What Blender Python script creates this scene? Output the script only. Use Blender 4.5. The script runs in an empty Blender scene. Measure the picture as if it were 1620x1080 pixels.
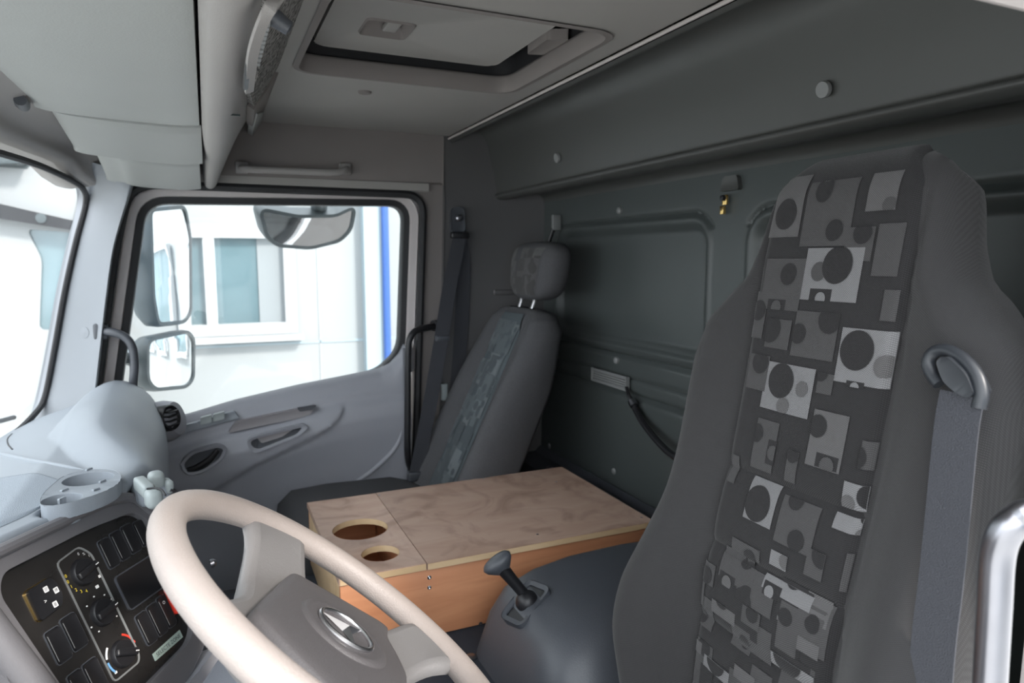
import bpy, bmesh, math, random
import numpy as np
from mathutils import Vector, Matrix

random.seed(7)
SC = bpy.context.scene
COL = SC.collection
PI = math.pi
rad = math.radians

# ------------------------------------------------------------------ camera
CAM = np.array([-1.25, 0.0, 1.20])
YAW, PIT, FPX = rad(24.0), rad(6.9), 1080.0
FWD = np.array([math.cos(PIT) * math.cos(YAW), -math.cos(PIT) * math.sin(YAW), -math.sin(PIT)])
RGT = np.array([-math.sin(YAW), -math.cos(YAW), 0.0])
UPV = np.cross(RGT, FWD)
cd = bpy.data.cameras.new('camera')
cam = bpy.data.objects.new('camera', cd)
COL.objects.link(cam)
cd.sensor_width = 36.0
cd.lens = FPX / 1620.0 * 36.0
cd.clip_start = 0.02
cd.clip_end = 200
cd.dof.use_dof = True
cd.dof.focus_distance = 0.95
cd.dof.aperture_fstop = 6.3
cam.matrix_world = Matrix(((RGT[0], UPV[0], -FWD[0], CAM[0]), (RGT[1], UPV[1], -FWD[1], CAM[1]),
                           (RGT[2], UPV[2], -FWD[2], CAM[2]), (0, 0, 0, 1)))
SC.camera = cam

# ------------------------------------------------------------------ world, sun, exposure
w = bpy.data.worlds.new('sky')
SC.world = w
w.use_nodes = True
bg = w.node_tree.nodes['Background']
bg.inputs[0].default_value = (0.91, 0.955, 1.0, 1)
bg.inputs[1].default_value = 2.6
sl = bpy.data.lights.new('sun', 'SUN')
sl.energy = 3.2
sl.angle = rad(9)
sl.color = (1.0, 0.93, 0.86)
sun = bpy.data.objects.new('sun', sl)
COL.objects.link(sun)
SUN_DIR = Vector((0.74, 0.33, -0.60))          # the way the light travels
sun.rotation_euler = SUN_DIR.to_track_quat('-Z', 'Y').to_euler()
sun.location = (-6, -3, 6)
SC.view_settings.view_transform = 'Standard'
SC.view_settings.look = 'None'
SC.view_settings.gamma = 1.0
SC.view_settings.use_curve_mapping = False
SC.view_settings.exposure = 0.72


# ------------------------------------------------------------------ measuring helpers (photo point -> point on a real plane)
def ray(px, py):
    return FWD * FPX + RGT * (px - 810) - UPV * (py - 540)


def at(px, py, x=None, y=None, z=None):
    d = ray(px, py)
    if x is not None:
        t = (x - CAM[0]) / d[0]
    elif y is not None:
        t = (y - CAM[1]) / d[1]
    else:
        t = (z - CAM[2]) / d[2]
    return Vector(CAM + d * t)


def onp(px, py, P0, N):
    d = Vector(ray(px, py))
    c = Vector(CAM)
    return c + d * ((Vector(P0) - c).dot(Vector(N)) / d.dot(Vector(N)))


def yz(pts, x):
    return [(at(a, b, x=x).y, at(a, b, x=x).z) for a, b in pts]


# ------------------------------------------------------------------ materials
MATS = {}


def mat(name, col, rough=0.5, metal=0.0, bump=None, var=0.0, var_scale=6.0, coat=0.0, spec=0.5, sheen=0.0, emit=None):
    m = bpy.data.materials.new(name)
    m.use_nodes = True
    nt = m.node_tree
    b = nt.nodes['Principled BSDF']
    b.inputs['Base Color'].default_value = (*col, 1)
    b.inputs['Roughness'].default_value = rough
    b.inputs['Metallic'].default_value = metal
    b.inputs['Specular IOR Level'].default_value = spec
    b.inputs['Coat Weight'].default_value = coat
    b.inputs['Sheen Weight'].default_value = sheen
    tc = nt.nodes.new('ShaderNodeTexCoord')
    if var:
        n = nt.nodes.new('ShaderNodeTexNoise')
        n.inputs['Scale'].default_value = var_scale
        n.inputs['Detail'].default_value = 4
        nt.links.new(tc.outputs['Object'], n.inputs['Vector'])
        mx = nt.nodes.new('ShaderNodeMix')
        mx.data_type = 'RGBA'
        mx.inputs[6].default_value = (*[c * (1 - var) for c in col], 1)
        mx.inputs[7].default_value = (*[min(1, c * (1 + var)) for c in col], 1)
        if var > 0.5:
            mr = nt.nodes.new('ShaderNodeMapRange')
            mr.inputs['From Min'].default_value = 0.42
            mr.inputs['From Max'].default_value = 0.58
            nt.links.new(n.outputs['Fac'], mr.inputs['Value'])
            nt.links.new(mr.outputs[0], mx.inputs[0])
        else:
            nt.links.new(n.outputs['Fac'], mx.inputs[0])
        nt.links.new(mx.outputs[2], b.inputs['Base Color'])
    if bump:
        kind, scale, strength = bump
        bp = nt.nodes.new('ShaderNodeBump')
        bp.inputs['Strength'].default_value = strength
        bp.inputs['Distance'].default_value = 0.002
        if kind == 'noise':
            n = nt.nodes.new('ShaderNodeTexNoise')
            n.inputs['Scale'].default_value = scale
            n.inputs['Detail'].default_value = 2
            out = n.outputs['Fac']
        elif kind == 'voro':
            n = nt.nodes.new('ShaderNodeTexVoronoi')
            n.inputs['Scale'].default_value = scale
            out = n.outputs['Distance']
        nt.links.new(tc.outputs['Object'], n.inputs['Vector'])
        nt.links.new(out, bp.inputs['Height'])
        nt.links.new(bp.outputs['Normal'], b.inputs['Normal'])
    if emit:
        b.inputs['Emission Color'].default_value = (*emit[0], 1)
        b.inputs['Emission Strength'].default_value = emit[1]
    MATS[name] = m
    return m


def weave(name, col, scale, contrast=0.35, attr=None, rough=0.95, sheen=0.15, ang=0.0):
    """woven cloth: two crossing thread waves colour and dent the surface"""
    m = bpy.data.materials.new(name)
    m.use_nodes = True
    nt = m.node_tree
    b = nt.nodes['Principled BSDF']
    b.inputs['Roughness'].default_value = rough
    b.inputs['Specular IOR Level'].default_value = 0.15
    b.inputs['Sheen Weight'].default_value = sheen
    tc = nt.nodes.new('ShaderNodeTexCoord')
    mp = nt.nodes.new('ShaderNodeMapping')
    mp.inputs['Rotation'].default_value = (0, ang, 0)
    nt.links.new(tc.outputs['Object'], mp.inputs['Vector'])
    ws = []
    for ax in ('X', 'Z'):
        wv = nt.nodes.new('ShaderNodeTexWave')
        wv.bands_direction = 'X'
        m2 = nt.nodes.new('ShaderNodeMapping')
        m2.inputs['Rotation'].default_value = (0.0, rad(45), rad(38)) if ax == 'X' else (0.0, rad(-45), rad(-38))
        nt.links.new(mp.outputs['Vector'], m2.inputs['Vector'])
        wv.inputs['Scale'].default_value = scale
        wv.inputs['Distortion'].default_value = 0.6
        nt.links.new(m2.outputs['Vector'], wv.inputs['Vector'])
        ws.append(wv)
    mul = nt.nodes.new('ShaderNodeMath')
    mul.operation = 'MULTIPLY'
    nt.links.new(ws[0].outputs['Fac'], mul.inputs[0])
    nt.links.new(ws[1].outputs['Fac'], mul.inputs[1])
    mx = nt.nodes.new('ShaderNodeMix')
    mx.data_type = 'RGBA'
    mx.blend_type = 'MULTIPLY'
    mx.inputs[0].default_value = 1.0
    rp = nt.nodes.new('ShaderNodeMapRange')
    rp.inputs['To Min'].default_value = 1 - contrast
    rp.inputs['To Max'].default_value = 1 + contrast
    nt.links.new(mul.outputs[0], rp.inputs['Value'])
    cmb = nt.nodes.new('ShaderNodeCombineColor')
    for i in range(3):
        nt.links.new(rp.outputs[0], cmb.inputs[i])
    if attr:
        a = nt.nodes.new('ShaderNodeAttribute')
        a.attribute_name = attr
        nt.links.new(a.outputs['Color'], mx.inputs[6])
    else:
        mx.inputs[6].default_value = (*col, 1)
    nt.links.new(cmb.outputs[0], mx.inputs[7])
    nt.links.new(mx.outputs[2], b.inputs['Base Color'])
    bp = nt.nodes.new('ShaderNodeBump')
    bp.inputs['Strength'].default_value = 0.35
    bp.inputs['Distance'].default_value = 0.001
    nt.links.new(mul.outputs[0], bp.inputs['Height'])
    nt.links.new(bp.outputs['Normal'], b.inputs['Normal'])
    MATS[name] = m
    return m


def glass(name, tint=(1, 1, 1), refl=0.06, dirt=0.03):
    m = bpy.data.materials.new(name)
    m.use_nodes = True
    nt = m.node_tree
    for n in list(nt.nodes):
        if n.type != 'OUTPUT_MATERIAL':
            nt.nodes.remove(n)
    out = [n for n in nt.nodes if n.type == 'OUTPUT_MATERIAL'][0]
    tr = nt.nodes.new('ShaderNodeBsdfTransparent')
    tr.inputs[0].default_value = (*tint, 1)
    gl = nt.nodes.new('ShaderNodeBsdfGlossy')
    gl.inputs['Roughness'].default_value = 0.0
    fr = nt.nodes.new('ShaderNodeFresnel')
    fr.inputs['IOR'].default_value = 1.35
    m1 = nt.nodes.new('ShaderNodeMixShader')
    nt.links.new(fr.outputs[0], m1.inputs[0])
    nt.links.new(tr.outputs[0], m1.inputs[1])
    nt.links.new(gl.outputs[0], m1.inputs[2])
    df = nt.nodes.new('ShaderNodeBsdfDiffuse')
    df.inputs[0].default_value = (0.8, 0.85, 0.9, 1)
    m2 = nt.nodes.new('ShaderNodeMixShader')
    m2.inputs[0].default_value = dirt
    nt.links.new(m1.outputs[0], m2.inputs[1])
    nt.links.new(df.outputs[0], m2.inputs[2])
    nt.links.new(m2.outputs[0], out.inputs[0])
    MATS[name] = m
    return m


def wood(name, c1, c2, scale, rough, dark=None, axis='Y', stretch=10.0):
    m = bpy.data.materials.new(name)
    m.use_nodes = True
    nt = m.node_tree
    b = nt.nodes['Principled BSDF']
    b.inputs['Roughness'].default_value = rough
    tc = nt.nodes.new('ShaderNodeTexCoord')
    mp = nt.nodes.new('ShaderNodeMapping')
    s = [scale * stretch / 3] * 3
    s['XYZ'.index(axis)] = scale / 3
    mp.inputs['Scale'].default_value = s
    nt.links.new(tc.outputs['Object'], mp.inputs['Vector'])
    n = nt.nodes.new('ShaderNodeTexNoise')
    n.inputs['Scale'].default_value = 1.0
    n.inputs['Detail'].default_value = 6
    n.inputs['Distortion'].default_value = 1.4
    nt.links.new(mp.outputs[0], n.inputs['Vector'])
    cr = nt.nodes.new('ShaderNodeValToRGB')
    cr.color_ramp.elements[0].position = 0.3
    cr.color_ramp.elements[0].color = (*c1, 1)
    cr.color_ramp.elements[1].position = 0.7
    cr.color_ramp.elements[1].color = (*c2, 1)
    nt.links.new(n.outputs['Fac'], cr.inputs[0])
    last = cr.outputs[0]
    if dark:
        n2 = nt.nodes.new('ShaderNodeTexNoise')
        n2.inputs['Scale'].default_value = 7.0
        n2.inputs['Detail'].default_value = 5
        n2.inputs['Distortion'].default_value = 2.2
        nt.links.new(tc.outputs['Object'], n2.inputs['Vector'])
        r2 = nt.nodes.new('ShaderNodeValToRGB')
        r2.color_ramp.elements[0].position = 0.47
        r2.color_ramp.elements[0].color = (0, 0, 0, 1)
        r2.color_ramp.elements[1].position = 0.66
        r2.color_ramp.elements[1].color = (0.6, 0.6, 0.6, 1)
        nt.links.new(n2.outputs['Fac'], r2.inputs[0])
        mx = nt.nodes.new('ShaderNodeMix')
        mx.data_type = 'RGBA'
        nt.links.new(r2.outputs[0], mx.inputs[0])
        nt.links.new(last, mx.inputs[6])
        mx.inputs[7].default_value = (*dark, 1)
        last = mx.outputs[2]
    nt.links.new(last, b.inputs['Base Color'])
    MATS[name] = m
    return m


mat('dash_plastic', (0.24, 0.265, 0.295), 0.48, bump=('noise', 600, 0.15), var=0.05)
mat('fascia_plastic', (0.13, 0.127, 0.135), 0.45, bump=('noise', 600, 0.15), var=0.05)
mat('dash_mat', (0.22, 0.25, 0.285), 0.6, bump=('voro', 800, 0.35), var=0.05)
mat('door_plastic', (0.31, 0.318, 0.35), 0.5, bump=('noise', 500, 0.12), var=0.05)
mat('door_trim', (0.25, 0.235, 0.245), 0.5, bump=('noise', 500, 0.12))
mat('pillar_plastic', (0.22, 0.235, 0.255), 0.5, bump=('noise', 500, 0.1))
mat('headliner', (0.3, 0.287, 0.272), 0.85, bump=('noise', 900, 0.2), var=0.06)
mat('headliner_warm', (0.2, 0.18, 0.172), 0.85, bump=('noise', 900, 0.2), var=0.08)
mat('visor_vinyl', (0.33, 0.34, 0.33), 0.55, bump=('noise', 300, 0.15), var=0.05)
mat('overhead_plastic', (0.3, 0.285, 0.275), 0.7, bump=('noise', 900, 0.35), var=0.06)
mat('speckled_felt', (0.20, 0.19, 0.18), 0.95, bump=('noise', 700, 0.8), var=0.8, var_scale=170)
mat('metal_paint', (0.066, 0.068, 0.065), 0.42, var=0.06, var_scale=4)
mat('rear_paint', (0.060, 0.069, 0.068), 0.42, var=0.06, var_scale=4)
mat('quarter_paint', (0.088, 0.085, 0.086), 0.5, var=0.06, var_scale=4)
mat('cap_grey', (0.2, 0.205, 0.205), 0.5)
mat('black_plastic', (0.012, 0.012, 0.014), 0.42)
mat('gloss_black', (0.02, 0.0185, 0.018), 0.22, var=0.3, var_scale=30)
mat('rubber', (0.015, 0.015, 0.017), 0.6)
mat('charcoal_plastic', (0.062, 0.067, 0.078), 0.42, bump=('noise', 500, 0.15))
mat('guide_plastic', (0.022, 0.025, 0.03), 0.4)
mat('white_paint', (0.80, 0.78, 0.78), 0.3)
mat('cream_metal', (0.48, 0.44, 0.43), 0.35)
mat('chrome', (0.85, 0.85, 0.87), 0.16, 1.0)
mat('emblem_chrome', (0.80, 0.80, 0.82), 0.28, 1.0)
mat('satin_steel', (0.33, 0.33, 0.36), 0.30, 1.0, var=0.08, var_scale=60)
mat('brass', (0.75, 0.52, 0.2), 0.25, 1.0)
mat('wheel_leather', (0.31, 0.27, 0.25), 0.5, bump=('noise', 450, 0.3), var=0.1, var_scale=9)
mat('wheel_frame', (0.16, 0.155, 0.155), 0.42, bump=('noise', 500, 0.2), var=0.05)
mat('wheel_plastic', (0.1, 0.105, 0.12), 0.45, bump=('noise', 500, 0.2), var=0.05)
mat('pad_plastic', (0.085, 0.08, 0.083), 0.5, bump=('noise', 600, 0.25), var=0.06)
mat('pale_plastic', (0.3, 0.335, 0.335), 0.45)
mat('line_white', (0.75, 0.75, 0.75), 0.5)
mat('line_yellow', (0.80, 0.62, 0.05), 0.5)
mat('line_red', (0.75, 0.05, 0.03), 0.4)
mat('line_blue', (0.15, 0.35, 0.6), 0.5)
mat('lcd', (0.42, 0.52, 0.47), 0.3)
mat('ink', (0.02, 0.03, 0.03), 0.5)
mat('carpet', (0.025, 0.03, 0.042), 0.9, bump=('noise', 900, 0.5), var=0.2, var_scale=40)
mat('mirror', (0.92, 0.94, 0.95), 0.02, 1.0)
mat('mirror_shell', (0.06, 0.075, 0.08), 0.4)
mat('facade_white', (0.29, 0.305, 0.31), 0.5, var=0.02, var_scale=1)
mat('facade_frame', (0.38, 0.39, 0.395), 0.4)
mat('facade_blue', (0.03, 0.09, 0.3), 0.35)
mat('facade_grey', (0.3, 0.37, 0.41), 0.5)
mat('facade_pane', (0.10, 0.16, 0.18), 0.06, spec=1.0, var=0.5, var_scale=0.9)
mat('blind', (0.22, 0.24, 0.25), 0.6)
mat('concrete', (0.5, 0.5, 0.48), 0.8, var=0.08, var_scale=2)
mat('truck_blue', (0.04, 0.16, 0.30), 0.25)
mat('tree_green', (0.05, 0.10, 0.03), 0.8, var=0.5, var_scale=6)
mat('belt_web', (0.045, 0.047, 0.056), 0.75, bump=('voro', 900, 0.6))
wood('ply_top', (0.43, 0.285, 0.215), (0.52, 0.37, 0.295), 10, 0.55, dark=(0.27, 0.165, 0.12), axis='Y', stretch=3.5)
wood('ply_side', (0.50, 0.20, 0.095), (0.66, 0.31, 0.16), 5, 0.5, axis='Y', stretch=14)
wood('ply_edge', (0.62, 0.43, 0.24), (0.72, 0.53, 0.33), 14, 0.6, axis='Y', stretch=6)
weave('seat_cloth', (0.043, 0.042, 0.043), 210, 0.35)
weave('insert_cloth', (0.028, 0.027, 0.028), 210, 0.4)
weave('print_cloth', None, 210, 0.4, attr='tone')
mat('far_cloth', (0.085, 0.085, 0.09), 0.95, bump=('noise', 700, 0.4), var=0.15, var_scale=200, spec=0.15)
mat('far_insert', (0.085, 0.10, 0.108), 0.95, bump=('noise', 700, 0.4), var=0.15, var_scale=200, spec=0.15)
glass('cab_glass', (0.96, 0.98, 0.985), dirt=0.02)


# ------------------------------------------------------------------ object helpers
class MB:
    """collects vertices and faces of one mesh, in world coordinates"""

    def __init__(self):
        self.v = []
        self.f = []
        self.tone = []

    def add(self, vs, fs):
        o = len(self.v)
        self.v += [tuple(p) for p in vs]
        self.f += [tuple(i + o for i in q) for q in fs]
        return self

    def grid(self, pts, cu=False, cv=False, flip=False):
        nu, nv = len(pts), len(pts[0])
        fs = []
        for i in range(nu if cu else nu - 1):
            for j in range(nv if cv else nv - 1):
                q = (i * nv + j, ((i + 1) % nu) * nv + j, ((i + 1) % nu) * nv + (j + 1) % nv, i * nv + (j + 1) % nv)
                fs.append(q[::-1] if flip else q)
        return self.add([p for r in pts for p in r], fs)

    def cap(self, ring, flip=False):
        n = len(ring)
        q = tuple(range(n))
        return self.add(ring, [q[::-1] if flip else q])

    def tube(self, path, r, n=12, caps=True, smooth=0, closed=False):
        P = [Vector(p) for p in path]
        if smooth:
            P = catmull(P, smooth, closed)
        rr = r if callable(r) else (lambda t: r)
        up = Vector((0.123, 0.31, 0.94))
        rings = []
        prev = None
        m = len(P)
        for i, p in enumerate(P):
            if closed:
                t = (P[(i + 1) % m] - P[i - 1]).normalized()
            else:
                t = (P[min(i + 1, m - 1)] - P[max(i - 1, 0)]).normalized()
            if prev is None:
                a = t.cross(up).normalized()
            else:
                a = (prev - t * prev.dot(t)).normalized()
            prev = a
            b = t.cross(a)
            R = rr(i / (m - 1))
            rings.append([p + a * (R * math.cos(2 * PI * k / n)) + b * (R * math.sin(2 * PI * k / n)) for k in range(n)])
        self.grid(rings, cu=closed, cv=True)
        if caps and not closed:
            self.cap(rings[0], flip=False)
            self.cap(rings[-1], flip=True)
        return self

    def lathe(self, prof, c, axis, n=32, ref=None):
        """prof = [(radius, height along axis)...]"""
        A = Vector(axis).normalized()
        X = Vector(ref) if ref else (A.cross(Vector((0.3, 0.9, 0.2)))).normalized()
        X = (X - A * X.dot(A)).normalized()
        Y = A.cross(X)
        c = Vector(c)
        rings = [[c + A * h + X * (r * math.cos(2 * PI * k / n)) + Y * (r * math.sin(2 * PI * k / n)) for k in range(n)] for r, h in prof]
        return self.grid(rings, cv=True)

    def box(self, c, s, M=None):
        c = Vector(c)
        M = M or Matrix.Identity(3)
        vs = []
        for z in (-1, 1):
            for y in (-1, 1):
                for x in (-1, 1):
                    vs.append(c + M @ Vector((x * s[0] / 2, y * s[1] / 2, z * s[2] / 2)))
        return self.add(vs, [(0, 2, 3, 1), (4, 5, 7, 6), (0, 1, 5, 4), (2, 6, 7, 3), (0, 4, 6, 2), (1, 3, 7, 5)])

    def strap(self, path, wdir, width, th=0.0018, smooth=6):
        P = catmull([Vector(p) for p in path], smooth)
        W = [Vector(x) for x in wdir] if isinstance(wdir[0], (tuple, list, Vector)) else [Vector(wdir)] * 2
        rings = []
        m = len(P)
        for i, p in enumerate(P):
            t = (P[min(i + 1, m - 1)] - P[max(i - 1, 0)]).normalized()
            k = i / (m - 1) * (len(W) - 1)
            k0 = min(int(k), len(W) - 2)
            wd = W[k0].lerp(W[k0 + 1], k - k0)
            a = (wd - t * wd.dot(t)).normalized()
            b = t.cross(a)
            h = width / 2
            rings.append([p + a * (-h) + b * (-th / 2), p + a * h + b * (-th / 2), p + a * h + b * th / 2, p - a * h + b * th / 2])
        self.grid(rings, cv=True)
        self.cap(rings[0])
        self.cap(rings[-1], True)
        return self

    def plate(self, outer, holes, O, E1, E2, thick):
        """flat plate with holes: outline in the (E1, E2) plane, extruded by thick along E1 x E2"""
        O, E1, E2 = Vector(O), Vector(E1), Vector(E2)
        N = E1.cross(E2).normalized()
        bm = bmesh.new()
        es = []
        for loop in [outer] + list(holes):
            vs = [bm.verts.new((u, v, 0)) for u, v in loop]
            for i in range(len(vs)):
                es.append(bm.edges.new((vs[i], vs[(i + 1) % len(vs)])))
        bmesh.ops.triangle_fill(bm, use_beauty=True, edges=es)
        bmesh.ops.recalc_face_normals(bm, faces=bm.faces)
        bm.verts.index_update()
        top = [(p.co.x, p.co.y) for p in bm.verts]
        tris = [[q.index for q in f.verts] for f in bm.faces]
        bm.free()
        k = len(top)
        vs = [O + E1 * u + E2 * v + N * thick for u, v in top] + [O + E1 * u + E2 * v for u, v in top]
        fs = []
        for t in tris:
            a, b, c = t
            cr = (top[b][0] - top[a][0]) * (top[c][1] - top[a][1]) - (top[b][1] - top[a][1]) * (top[c][0] - top[a][0])
            if cr < 0:
                t = t[::-1]
            fs.append(tuple(t))
            fs.append(tuple(i + k for i in t[::-1]))
        o = 0
        for li, loop in enumerate([outer] + list(holes)):
            n = len(loop)
            for i in range(n):
                j = (i + 1) % n
                fs.append((o + i, o + j, o + j + k, o + i + k))
            o += n
        return self.add(vs, fs)


def catmull(P, k, closed=False):
    n = len(P)
    if n < 3 and not closed:
        return [P[0].lerp(P[-1], i / k) for i in range(k + 1)]
    out = []
    for i in range(n if closed else n - 1):
        if closed:
            p0, p1, p2, p3 = P[i - 1], P[i], P[(i + 1) % n], P[(i + 2) % n]
        else:
            p1, p2 = P[i], P[i + 1]
            p0 = P[i - 1] if i else p1 * 2 - p2
            p3 = P[i + 2] if i + 2 < n else p2 * 2 - p1
        for s in range(k):
            t = s / k
            out.append(0.5 * ((2 * p1) + (p2 - p0) * t + (2 * p0 - 5 * p1 + 4 * p2 - p3) * t * t + (3 * p1 - p0 - 3 * p2 + p3) * t ** 3))
    if not closed:
        out.append(P[-1])
    return out


def rpoly(pts, r, seg=6):
    """polygon with rounded corners; r a number or one per corner"""
    n = len(pts)
    R = r if isinstance(r, (list, tuple)) else [r] * n
    out = []
    for i in range(n):
        p, a, b = Vector(pts[i]), Vector(pts[i - 1]), Vector(pts[(i + 1) % n])
        d1, d2 = (a - p), (b - p)
        rr = min(R[i], d1.length * 0.48, d2.length * 0.48)
        if rr < 1e-5:
            out.append(tuple(p))
            continue
        s, e = p + d1.normalized() * rr, p + d2.normalized() * rr
        for k in range(seg + 1):
            t = k / seg
            q = s * (1 - t) ** 2 + p * 2 * t * (1 - t) + e * t * t
            out.append(tuple(q))
    return out


def rrect(u0, v0, u1, v1, r, seg=5):
    return rpoly([(u0, v0), (u1, v0), (u1, v1), (u0, v1)], r, seg)


def circle(u, v, r, n=28):
    return [(u + r * math.cos(2 * PI * k / n), v + r * math.sin(2 * PI * k / n)) for k in range(n)]


def offset_poly(p, d):
    """push a counter-clockwise outline outwards by d"""
    n = len(p)
    out = []
    for i in range(n):
        a, b, c = Vector(p[i - 1]), Vector(p[i]), Vector(p[(i + 1) % n])
        e1, e2 = (b - a), (c - b)
        if e1.length < 1e-7 or e2.length < 1e-7:
            e1 = e2 = (c - a)
        e1, e2 = e1.normalized(), e2.normalized()
        n1, n2 = Vector((e1.y, -e1.x)), Vector((e2.y, -e2.x))
        m = (n1 + n2).normalized()
        out.append(tuple(b + m * (d / max(0.35, m.dot(n1)))))
    return out


def origin_of(o):
    p = Vector((0, 0, 0))
    while o:
        p += o.location
        o = o.parent
    return p


def build(name, mb, m, parent=None, bevel=0.0, seg=2, ang=35, loc=None, weld=False):
    me = bpy.data.meshes.new(name)
    if parent is None and loc is None:
        a = np.array(mb.v)
        loc = Vector(((a[:, 0].min() + a[:, 0].max()) / 2, (a[:, 1].min() + a[:, 1].max()) / 2, a[:, 2].min()))
    org = origin_of(parent) if parent else Vector(loc)
    me.from_pydata([tuple(Vector(p) - org) for p in mb.v], [], mb.f)
    if mb.tone:
        at_ = me.color_attributes.new('tone', 'FLOAT_COLOR', 'POINT')
        for i, c in enumerate(mb.tone):
            at_.data[i].color = (*c, 1)
    if bevel or weld:
        bm = bmesh.new()
        bm.from_mesh(me)
        bmesh.ops.remove_doubles(bm, verts=bm.verts, dist=1e-6)
        if bevel:
            es = [e for e in bm.edges if len(e.link_faces) == 2 and e.calc_face_angle(0) > rad(28)]
            bmesh.ops.bevel(bm, geom=es, offset=bevel, segments=seg, profile=0.5, affect='EDGES', clamp_overlap=True)
        bm.to_mesh(me)
        bm.free()
    me.shade_smooth()
    me.set_sharp_from_angle(angle=rad(ang))
    me.materials.append(MATS[m])
    o = bpy.data.objects.new(name, me)
    COL.objects.link(o)
    if parent:
        o.parent = parent
    else:
        o.location = loc
    return o


def tag(o, label, cat=None, group=None, kind=None):
    o['label'] = label
    if cat:
        o['category'] = cat
    if group:
        o['group'] = group
    if kind:
        o['kind'] = kind
    return o


def thing(name, label, cat, loc, group=None, kind=None):
    o = bpy.data.objects.new(name, None)
    o.empty_display_size = 0.05
    COL.objects.link(o)
    o.location = loc
    return tag(o, label, cat, group, kind)


def struct(name, mb, m, label, **k):
    return tag(build(name, mb, m, **k), label, kind='structure')


def hit(mb, px, py):
    """first point of a mesh on a sight line, with its normal turned to the viewer"""
    from mathutils.bvhtree import BVHTree
    t = BVHTree.FromPolygons([Vector(p) for p in mb.v], mb.f)
    d = Vector(ray(px, py)).normalized()
    p, n, _, _ = t.ray_cast(Vector(CAM), d)
    if n.dot(d) > 0:
        n = -n
    return p, n


def sstep(a, b, x):
    t = max(0.0, min(1.0, (x - a) / (b - a)))
    return t * t * (3 - 2 * t)


def text_mesh(name, body, size, O, E1, E2, m, parent, lift=0.0006, align='CENTER'):
    cu = bpy.data.curves.new(name, 'FONT')
    cu.body = body
    cu.size = size
    cu.align_x = align
    cu.align_y = 'CENTER'
    tmp = bpy.data.objects.new(name, cu)
    COL.objects.link(tmp)
    dg = bpy.context.evaluated_depsgraph_get()
    me0 = tmp.evaluated_get(dg).to_mesh()
    E1, E2 = Vector(E1).normalized(), Vector(E2).normalized()
    N = E1.cross(E2)
    mb = MB()
    mb.add([Vector(O) + E1 * v.co.x + E2 * v.co.y + N * lift for v in me0.vertices], [tuple(p.vertices) for p in me0.polygons])
    tmp.evaluated_get(dg).to_mesh_clear()
    bpy.data.objects.remove(tmp)
    bpy.data.curves.remove(cu)
    return build(name, mb, m, parent)


# ================================================================== THE CAB SHELL
XR = 0.88          # inner face of the passenger side wall
XL = -0.90         # inner face of the driver side wall
YR = -1.06         # rear wall
ZC = 1.585         # headliner


def y_ws(x, z):
    """windscreen surface"""
    return 0.287 + (1.397 - z) * 0.238 + 0.10 * (1 - min(1.0, abs(x) / 0.88) ** 2.2)


# floor with carpeted engine tunnel
mb = MB().box((-0.01, -0.28, -0.02), (1.80, 1.62, 0.04))
struct('floor', mb, 'carpet', 'dark blue carpeted cab floor')
mb = MB()
prof = rpoly([(-0.36, 0.0), (0.44, 0.0), (0.42, 0.44), (-0.33, 0.44)], [0, 0, 0.05, 0.05])
rings = [[(x, y, z) for x, z in prof] for y in (0.10, -0.3, -0.7, YR + 0.004)]
mb.grid(rings, cv=True)
mb.cap(rings[0])
mb.cap(rings[-1], True)
tun = struct('trim_1', mb, 'carpet', 'dark blue engine tunnel cover under the wooden box')
for p in ((745, 1040), (700, 1040)):
    q = at(*p, z=0.441)
    build('bolt', MB().lathe([(0.011, -0.001), (0.011, 0.003), (0.006, 0.006), (0.0, 0.006)], q, (0, 0, 1), 12), 'satin_steel', tun)

# --- rear wall, pressed sheet
A = [at(*p, y=YR) for p in ((1116, 450), (884, 420), (1000, 362), (1000, 545))]
px1, px0, pz1, pz0 = A[0].x, A[1].x, A[2].z, A[3].z        # right, left in the picture
cxp, hxp = (px0 + px1) / 2, (px0 - px1) / 2
czp, hzp = (pz0 + pz1) / 2, (pz1 - pz0) / 2
grv = [at(1000, v, y=YR).z for v in (546, 566, 600, 625)]
topz = at(1000, 348, y=YR).z


def sd_rr(x, z, cx, cz, hx, hz, r):
    dx, dz = abs(x - cx) - hx + r, abs(z - cz) - hz + r
    return math.hypot(max(dx, 0), max(dz, 0)) + min(max(dx, dz), 0) - r


def wall_h(x, z):
    h = 0.0
    for cx in (cxp, -0.49):
        s = sd_rr(x, z, cx, czp, hxp, hzp, 0.05)
        h -= 0.014 * (1 - sstep(-0.018, 0.004, s))
        h += 0.005 * math.exp(-((s - 0.012) / 0.007) ** 2)
        h -= 0.008 * math.exp(-((s - 0.028) / 0.005) ** 2) * (1.0 if z > pz1 - 0.01 else 0.0)
    edge = 1.0 if (x > 0.0 or x < -0.12) else 0.0
    edge = sstep(0.86, 0.80, x)
    for g, d in zip(grv, (0.005, 0.012, 0.006, 0.010)):
        h -= d * math.exp(-((z - g) / 0.0055) ** 2) * edge
    h += 0.006 * sstep(grv[3] + 0.004, grv[3] - 0.02, z)
    return h


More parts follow.
